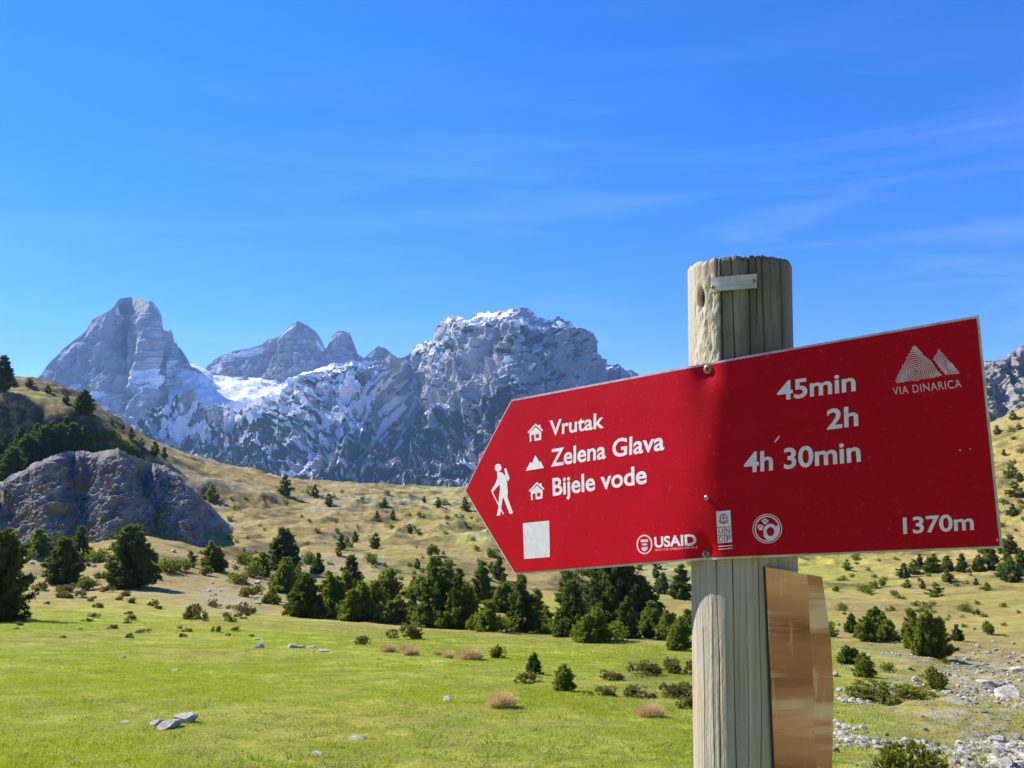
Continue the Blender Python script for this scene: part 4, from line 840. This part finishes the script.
flat_mesh('agency_emblem', [u4(p) for p in ring(589, 160, 22, 25, 4, 24)] + [u4(s_) for s_ in stroke([(569, 160), (609, 158)], 4) + stroke([(589, 138), (590, 182)], 4)] + [u4(p) for p in ring(589, 162, 31, 31, 5, 14, 20, 160)], M_redp, 0.0005)
for ch, ax, ay in (('U', 561, 252), ('N', 602, 249), ('D', 563, 298), ('P', 607, 294)):
    text_part('agency_letter', ch, u4([(ax, ay)])[0], u4([(ax + 25, ay - 2)])[0], u4([(ax - 1, ay - 33)])[0], M_redp, 0.0005)
flat_mesh('paw_badge', [u4(p) for p in ring(838, 220, 84, 84, 4, 40)] + [u4(p) for p in ring(838, 220, 72, 74, 7, 40)] + [u4(p) for p in ring(856, 236, 40, 44, 18, 30)] + [u4(disc(826, 186, 10, 8)), u4(disc(800, 220, 12, 10)), u4([(815, 262), (838, 284), (872, 282), (900, 250), (905, 205), (890, 200), (893, 240), (868, 274), (836, 268), (822, 248)])]
    + [u4(disc(a, b, 5, 6, 10)) for a, b in ((812, 176), (820, 168), (831, 169), (840, 178), (786, 208), (793, 201), (804, 202), (812, 209))], M_white, 0.0003)
# fingerprint lines that make the two peaks
v7 = lambda pts: Z(870, 330, 8.533, pts)
def tri_clip(seg, tri):
    out = []
    for p in seg:
        ins = poly_in(np.array([p[0]]), np.array([p[1]]), tri)[0]; out.append(ins)
    runs = []; cur = []
    for p, i_ in zip(seg, out):
        if i_: cur.append(p)
        elif len(cur) > 1: runs.append(cur); cur = []
        else: cur = []
    if len(cur) > 1: runs.append(cur)
    return runs
lines = []
T1 = [(372, 118), (186, 468), (330, 440), (628, 398), (520, 270)]; T2 = [(590, 158), (528, 248), (650, 388), (700, 380), (778, 378)]
for k in range(1, 22):
    rr = 16 * k; pts = [(392 + (rr * 0.95) * math.cos(a) * (1 + 0.10 * math.sin(3 * a + k * 0.25)), 350 + rr * 0.98 * math.sin(a) * (1 + 0.07 * math.cos(2 * a + k * 0.4)) + 0.10 * rr * math.cos(a)) for a in np.linspace(0, 2 * math.pi, 90)]
    lines += tri_clip(pts, T1)
for k in range(1, 16):
    rr = 15 * k; pts = [(660 + rr * 0.8 * math.cos(a + 0.2 * math.sin(2 * a)), 330 + rr * 1.0 * math.sin(a) + 0.35 * rr * math.cos(a)) for a in np.linspace(0, 2 * math.pi, 70)]
    lines += tri_clip(pts, T2)
flat_mesh('route_emblem', [v7(s_) for ln in lines for s_ in stroke(ln[::2] + ([ln[-1]] if len(ln) % 2 == 0 else []), 8.5)], M_pink, 0.0003)
# scuffs down to the metal
z6 = lambda pts: Z(720, 420, 3.531, pts)
for sc_ in ([(190, 80), (200, 66), (211, 54), (209, 62), (198, 76)], [(842, 107), (850, 103), (850, 109)], [(880, 101), (884, 100), (885, 106)], [(977, 420), (981, 419), (981, 428), (977, 428)]): flat_mesh('scuff', [z6(sc_)], M_white, 0.0002)
def screw_at(P, n, r, mat, parent=None, dome=0.35):
    bm = bmesh.new(); nseg = 22; prof = [(0.55, -0.004 / r), (1, 0.0), (1, 0.12), (0.86, 0.24), (0.5, 0.24 + dome * 0.3), (0.30, 0.24 + dome * 0.3), (0.26, 0.12)]; prev = None
    for (a, b) in prof:
        cur = [bm.verts.new((a * r * math.cos(6.2832 * k / nseg), a * r * math.sin(6.2832 * k / nseg), b * r)) for k in range(nseg)]
        if prev:
            for k in range(nseg): bm.faces.new((prev[k], prev[(k + 1) % nseg], cur[(k + 1) % nseg], cur[k]))
        prev = cur
    bm.faces.new(prev)
    for rot in (0.5, 0.5 + math.pi / 2):                                  # cross slot
        c, s = math.cos(rot), math.sin(rot); a, b = 0.62 * r, 0.10 * r; z = (0.26 + dome * 0.3) * r
        vs = [bm.verts.new((x * c - y * s, x * s + y * c, z)) for x, y in ((-a, -b), (a, -b), (a, b), (-a, b))]; f = bm.faces.new(vs); f.material_index = 1
    o = bm_obj('screw', bm, mat); o.data.materials.append(M_slot)
    o.matrix_world = Matrix.Translation(Vector(P)) @ Vector(n).to_track_quat('Z', 'Y').to_matrix().to_4x4()
    return o
for (s, h), rr, mt in zip(SCREWS, (0.0062, 0.0056, 0.0032), (M_brass, M_brass, M_steel)):
    P = on_sign(np.array([s]), np.array([h]), np.array([0.001]))[0]; n = surf_n(np.array([s]), np.array([h]))[0]; spart(screw_at(P, n, rr, mt))
bpy.context.view_layer.update()
for o in SIGN_PARTS:
    mw_ = o.matrix_world.copy(); o.parent = SIGN; o.matrix_parent_inverse = Matrix.Translation(-SIGN.location); 

# ------------------------------------------------------------------ the weathered post behind it
ss = np.linspace(S_L, S_R, 400); best = None
mid = surf(ss, 0 * ss); low_ = surf(ss, 0 * ss - HALF); hig = surf(ss, 0 * ss + HALF)
POST_Y = None
for yy in np.linspace(1.10, 1.40, 301):
    c = ray(741.5, 420)[:2] * yy; rad = 51.3 / F * yy * 0.985
    dmin = min(np.hypot(m[:, 0] - c[0], m[:, 1] - c[1]).min() for m in (mid, low_, hig))
    if dmin > rad + 0.0085: POST_Y = yy; break
PC = ray(741.5, 420) * POST_Y; PR = 51.3 / F * POST_Y * 0.985
POST_TOP = ray(741, 266)[2] * POST_Y
mwood = Mat('weathered_wood', 0.85, 0.15)
g1 = mwood.noise(1.0, 7, 0.62, mwood.mapped((55, 55, 1.6)), 0.6); g2 = mwood.noise(1.0, 5, 0.6, mwood.mapped((240, 240, 5))); g3 = mwood.noise(6, 4, 0.6); g4 = mwood.noise(1.0, 5, 0.7, mwood.mapped((40, 40, 14)))
wc = mwood.mix(mwood.rng(g1, 0.35, 0.65), (0.36, 0.285, 0.19), (0.56, 0.47, 0.34)); wc = mwood.mix(mwood.rng(g2, 0.50, 0.68, 0, 0.6), wc, (0.19, 0.15, 0.10))
wc = mwood.mix(mwood.rng(g3, 0.40, 0.65, 0, 0.65), wc, (0.40, 0.395, 0.345))
wa = mwood.attr('mask'); wc = mwood.mix(mwood.math('MULTIPLY', wa[1], 0.8), wc, mwood.mix(mwood.rng(g4, 0.4, 0.6), (0.62, 0.53, 0.40), (0.46, 0.37, 0.25)))
stain_shade_fac = mwood.math('MULTIPLY', wa[2], mwood.rng(mwood.noise(1.0, 6, 0.65, mwood.mapped((26, 26, 7))), 0.30, 0.52, 0.50, 0.95)); wc = mwood.mix(stain_shade_fac, wc, mwood.mix(mwood.rng(g1, 0.35, 0.65), (0.10, 0.092, 0.074), (0.22, 0.205, 0.165))); wc = mwood.mix(wa[0], wc, (0.030, 0.024, 0.017)); mwood.col(wc); mwood.bump(mwood.math('ADD', g2, mwood.math('ADD', g4, g1)), 0.55, 0.004); M_wood = mwood.m  # weather stain that also paints deeper shade on the upper post, away from the sun
def make_post():
    zb = float(ground_z(PC[0], PC[1])[0]) - 0.25; na = 800; zz = np.concatenate([np.linspace(zb, -0.55, 40)[:-1], np.linspace(-0.55, POST_TOP, 430)]); nz = len(zz)
    view = math.atan2(PC[0], PC[1]); th = np.linspace(0, 2 * math.pi, na, endpoint=False)
    T, Zg = np.meshgrid(th, zz); # angle 0 faces the eye; growing to the right as seen from there
    r = np.full(T.shape, PR); dark = np.zeros(T.shape); Pn = np.stack([np.cos(T).ravel() * 2.2, np.sin(T).ravel() * 2.2, Zg.ravel() * 2.0], -1)
    r += 0.0010 * fbm(Pn, 3, 601).reshape(T.shape); gr = fbm(np.stack([np.cos(T).ravel() * 14, np.sin(T).ravel() * 14, Zg.ravel() * 3.0], -1), 4, 603).reshape(T.shape); r += 0.0006 * gr
    rr = np.random.default_rng(61); Td = (T + math.pi) % (2 * math.pi) - math.pi
    cracks = [(-0.33, POST_TOP, .05, .0022, 1.0), (0.30, POST_TOP, 0.12, .0016, .9), (-0.42, POST_TOP, POST_TOP - 0.06, .003, 1.0), (-0.13, POST_TOP, 0.00, .0016, 1.0), (0.16, POST_TOP, -.12, .0018, 1.0), (0.05, POST_TOP, 0.20, .0012, .8), (0.42, POST_TOP, -.02, .0013, .9), (0.60, POST_TOP, .12, .001, .7), (0.86, POST_TOP, -.05, .0015, .9), (-0.62, POST_TOP, .18, .0012, .8), (-0.95, POST_TOP, .22, .001, .6),
              (-0.50, -.10, -1.2, .0018, 1.0), (-0.62, -.22, -1.1, .0011, .8), (-0.20, -.14, -1.2, .0013, .9), (0.02, -.2, -1.2, .0009, .6), (0.25, -.15, -.9, .0012, .8), (-0.85, -.25, -.8, .001, .7)] + [(rr.uniform(1.6, 4.6), POST_TOP, rr.uniform(-1.5, 0.1), rr.uniform(.001, .002), .9) for _ in range(9)]
    for (a, z1, z0, w_, k) in cracks:
        a = (a + math.pi) % (2 * math.pi) - math.pi
        wob = 0.05 * fbm(np.stack([zz * 4 + a * 9, 0 * zz, 0 * zz], -1), 3, 611); d = np.abs(((Td - a - wob[:, None]) + math.pi) % (2 * math.pi) - math.pi) * PR
        env = (sstep(z0, z0 + 0.06, zz) * (1 - sstep(z1 - 0.04, z1 + 0.0001, zz) * (0 if z1 == POST_TOP else 1)))[:, None]
        wv = 0.42 * w_ * (0.5 + 0.5 * env) * (0.75 + 0.5 * fbm(np.stack([zz * 11 + a, 0 * zz + 3, 0 * zz], -1), 3, 613)[:, None])
        g = np.exp(-(d / np.maximum(wv, 1e-4)) ** 2) * env * k; r -= 0.0032 * g; dark = np.maximum(dark, g)
    # patch of rough under-bark on the sunny side near the top, and a knot hole
    pa = np.exp(-((Td + 0.72) / 0.34) ** 4) * sstep(0.0, 0.05, Zg) * (1 - sstep(POST_TOP - 0.035, POST_TOP - 0.012, Zg)); pa2 = np.exp(-((Td + 0.80) / 0.5) ** 4) * (1 - sstep(-0.28, -0.2, Zg)) * 0.5
    rough = fbm(np.stack([np.cos(T).ravel() * 9, np.sin(T).ravel() * 9, Zg.ravel() * 75], -1), 4, 621).reshape(T.shape); edge = fbm(np.stack([T.ravel() * 5, Zg.ravel() * 40, 0 * T.ravel()], -1), 3, 623).reshape(T.shape)
    pa = np.clip(sstep(0.35, 0.6, pa + 0.35 * edge), 0, 1); r += pa * (0.0006 + 0.0020 * rough); r += pa2 * 0.0010 * rough
    kh = np.exp(-((Td + 0.80) / 0.062) ** 2 - ((Zg - (POST_TOP - 0.052)) / 0.010) ** 2); r -= 0.022 * kh; dark = np.maximum(dark, sstep(0.12, 0.5, kh))
    rim = sstep(POST_TOP - 0.006, POST_TOP, Zg); r -= 0.003 * rim
    A = T + view + 0.0   # turn so that angle 0 looks at the eye
    X = PC[0] + r * (-math.sin(view) * np.cos(T) + math.cos(view) * np.sin(T)); Yp = PC[1] + r * (-math.cos(view) * np.cos(T) - math.sin(view) * np.sin(T))
    Zp = Zg.copy(); jag = fbm(np.stack([th * 9, 0 * th, 0 * th], -1), 4, 631); topw = sstep(POST_TOP - 0.02, POST_TOP, zz)[:, None]
    Zp += topw * (0.0028 * jag - 0.006 * dark[-1])[None, :]
    V = np.stack([X, Yp, Zp], -1).reshape(-1, 3); top = V[-na:]; rings = [V]
    for q_ in (0.9, 0.7, 0.4, 0.1):
        c = top.copy(); c[:, 0] = PC[0] + (top[:, 0] - PC[0]) * q_; c[:, 1] = PC[1] + (top[:, 1] - PC[1]) * q_; c[:, 2] = POST_TOP + (top[:, 2] - POST_TOP) * q_ + 0.002 * (1 - q_); rings.append(c)
    V = np.concatenate(rings); stain_shade = sstep(-0.50, -0.36, Td + 0.12 * edge) * (1 - 0.4 * sstep(0.9, 1.4, Td)) * sstep(-0.12, 0.02, Zg) * (1 - pa); mkp = np.stack([dark, pa, stain_shade], -1).reshape(-1, 3); mkp = np.concatenate([mkp] + [np.repeat([[0.2, 0, 0.3]], na, 0)] * 4)  # third mask channel: dark stain plus painted shade, right of the bark patch
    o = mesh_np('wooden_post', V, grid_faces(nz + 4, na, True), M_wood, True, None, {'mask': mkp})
    tag(o, 'round weathered wooden post with cracked grain carrying the red and the brown sign', 'post')
make_post()
VIEW = math.atan2(PC[0], PC[1])
def on_post(px, py, off):
    """a point of the post's skin seen at a picture point, pushed out by off"""
    d = ray(px, py); a = d[0] ** 2 + 1; b = -2 * (d[0] * PC[0] + PC[1]); c = PC[0] ** 2 + PC[1] ** 2 - (PR + off) ** 2; t = (-b - math.sqrt(max(b * b - 4 * a * c, 0))) / (2 * a); P = d * t
    n = np.array([P[0] - PC[0], P[1] - PC[1], 0]); return P, n / np.linalg.norm(n)
# pale strip nailed round the post near its top
ms = Mat('pale_strip', 0.6, 0.3); ms.col(ms.mix(ms.rng(ms.noise(1, 5, 0.7, ms.mapped((20, 20, 160))), 0.4, 0.6), (0.62, 0.60, 0.60), (0.44, 0.42, 0.42))); M_strip = ms.m
STR = empty('tag_strip', tuple(on_post(733, 281, 0.002)[0]), 'pale grey strip held by two screws near the top of the wooden post', 'strip')
Fv, Bv = [], []
for i, px in enumerate(np.linspace(710.5, 757, 40)):
    e = 0.25 * math.sin(i * 1.3); yc = 284.6 - (px - 710.5) * 0.085
    for yy in (yc - 7.0 + e, yc + 7.2 - e): Fv.append(on_post(px, yy, 0.0065)[0]); Bv.append(on_post(px, yy, 0.0035)[0])
n_ = 40; V = np.array(Fv + Bv); fs = []
for i in range(n_ - 1):
    a = 2 * i; fs += [[a + 1, a + 3, a + 2, a], [2 * n_ + a, 2 * n_ + a + 2, 2 * n_ + a + 3, 2 * n_ + a + 1], [a, a + 2, 2 * n_ + a + 2, 2 * n_ + a], [a + 1, 2 * n_ + a + 1, 2 * n_ + a + 3, a + 3]]
fs += [[0, 2 * n_, 2 * n_ + 1, 1], [2 * n_ - 2, 2 * n_ - 1, 4 * n_ - 1, 4 * n_ - 2]]
so_ = mesh_np('strip', V, fs, M_strip, False); parts = [so_]
for px, py in ((712.6, 287.0), (754, 281)): P, n = on_post(px, py, 0.0068); parts.append(screw_at(P, n, 0.0026, M_brass))
bpy.context.view_layer.update()
for o in parts: o.parent = STR; o.matrix_parent_inverse = Matrix.Translation(-STR.location)

# ------------------------------------------------------------------ the second, brown sign lower on the post, seen along its face
mb2 = Mat('brown_film_painted_gloss', 0.28, 0.5)
mb2.b.inputs['Metallic'].default_value = 0.45
sp2 = mb2.N.new('ShaderNodeSeparateXYZ'); mb2.L.new(mb2.coord(), sp2.inputs[0])
strip = mb2.math('GREATER_THAN', mb2.math('ADD', sp2.outputs[0], mb2.math('MULTIPLY', sp2.outputs[2], 0.03)), 0.3835)
cb = mb2.N.new('ShaderNodeCombineXYZ'); mb2.L.new(mb2.math('MULTIPLY', strip, 7.3), cb.inputs[0]); mb2.L.new(mb2.math('MULTIPLY', sp2.outputs[2], 1.0), cb.inputs[2]); mb2.L.new(mb2.math('MULTIPLY', sp2.outputs[0], 0.12), cb.inputs[1])
w1 = mb2.noise(26, 4, 0.6, cb.outputs[0]); w2 = mb2.noise(11, 3, 0.5, cb.outputs[0]); w3 = mb2.noise(1, 4, 0.6, mb2.mapped((70, 70, 9)))
br = mb2.mix(mb2.rng(w2, 0.38, 0.62), (0.28, 0.110, 0.075), (0.70, 0.36, 0.26)); br = mb2.mix(mb2.rng(w1, 0.54, 0.66, 0, 0.7), br, (0.86, 0.68, 0.58)); br = mb2.mix(mb2.rng(w3, 0.60, 0.68, 0, 0.4), br, (0.86, 0.72, 0.62))  # dark and pale bands put a glossy sheet's reflections into the colour
mb2.col(br); mb2.L.new(mb2.rng(w1, 0.3, 0.7, 0.16, 0.36), mb2.b.inputs['Roughness']); M_brown = mb2.m
mdk = Mat('dark_sheet_edge', 0.5, 0.3); mdk.col((0.03, 0.032, 0.04)); M_dark = mdk.m
BR_C = [(765.5, 567, 775, 775), (780, 569.3, 787, 785), (797, 572.3, 800, 790), (799, 573.5, 802, 790), (822, 577, 826, 790), (831, 640, 832, 778), (833.5, 690, 833.5, 700)]
P0, n0_ = on_post(765.5, 640, 0.006)
DEPS = [float(np.dot(n0_[:2], P0[:2]) / (n0_[0] * ray(tx, ty)[0] + n0_[1])) for (tx, ty, bx, by) in BR_C]
colsT = []; colsB = []
for (tx, ty, bx, by), dp in zip(BR_C, DEPS): colsT.append(ray(tx, ty) * dp); colsB.append(ray(bx, by) * dp)
colsT = np.array(colsT); colsB = np.array(colsB); k = np.linspace(0, 1, 14)
G = colsT[None] + (colsB - colsT)[None] * k[:, None, None]; nr_, ncs = G.shape[:2]
BSIGN = empty('trail_sign', tuple(G[6, 1]), 'glossy brown sign low on the right side of the post, seen almost edge on', 'sign')
thk = np.array([0.7, -0.7, 0]) / 0.99 * 0.0025
f = grid_faces(nr_, ncs)[:, ::-1]; Gf = G.reshape(-1, 3); per = np.concatenate([np.arange(ncs), np.arange(1, nr_) * ncs + ncs - 1, (nr_ - 1) * ncs + np.arange(ncs - 2, -1, -1), np.arange(nr_ - 2, 0, -1) * ncs]); p2 = np.roll(per, -1)
n0 = len(Gf); Gb = Gf - thk * np.array([1, -1, 0]) * np.array([-1, 1, 0])
plate = mesh_np('brown_face', Gf, f, M_brown, False)
edge = mesh_np('backing_plate', np.concatenate([Gf + thk * np.array([-0.3, -0.0, 0]) + np.array([0, 0.0012, 0]), Gf + np.array([-0.0022, 0.0036, 0])]), np.concatenate([f, f[:, ::-1] + n0, np.stack([per, p2, p2 + n0, per + n0], -1)]), M_dark, False)
for o in (plate, edge): o.parent = BSIGN; o.matrix_parent_inverse = Matrix.Translation(-BSIGN.location)
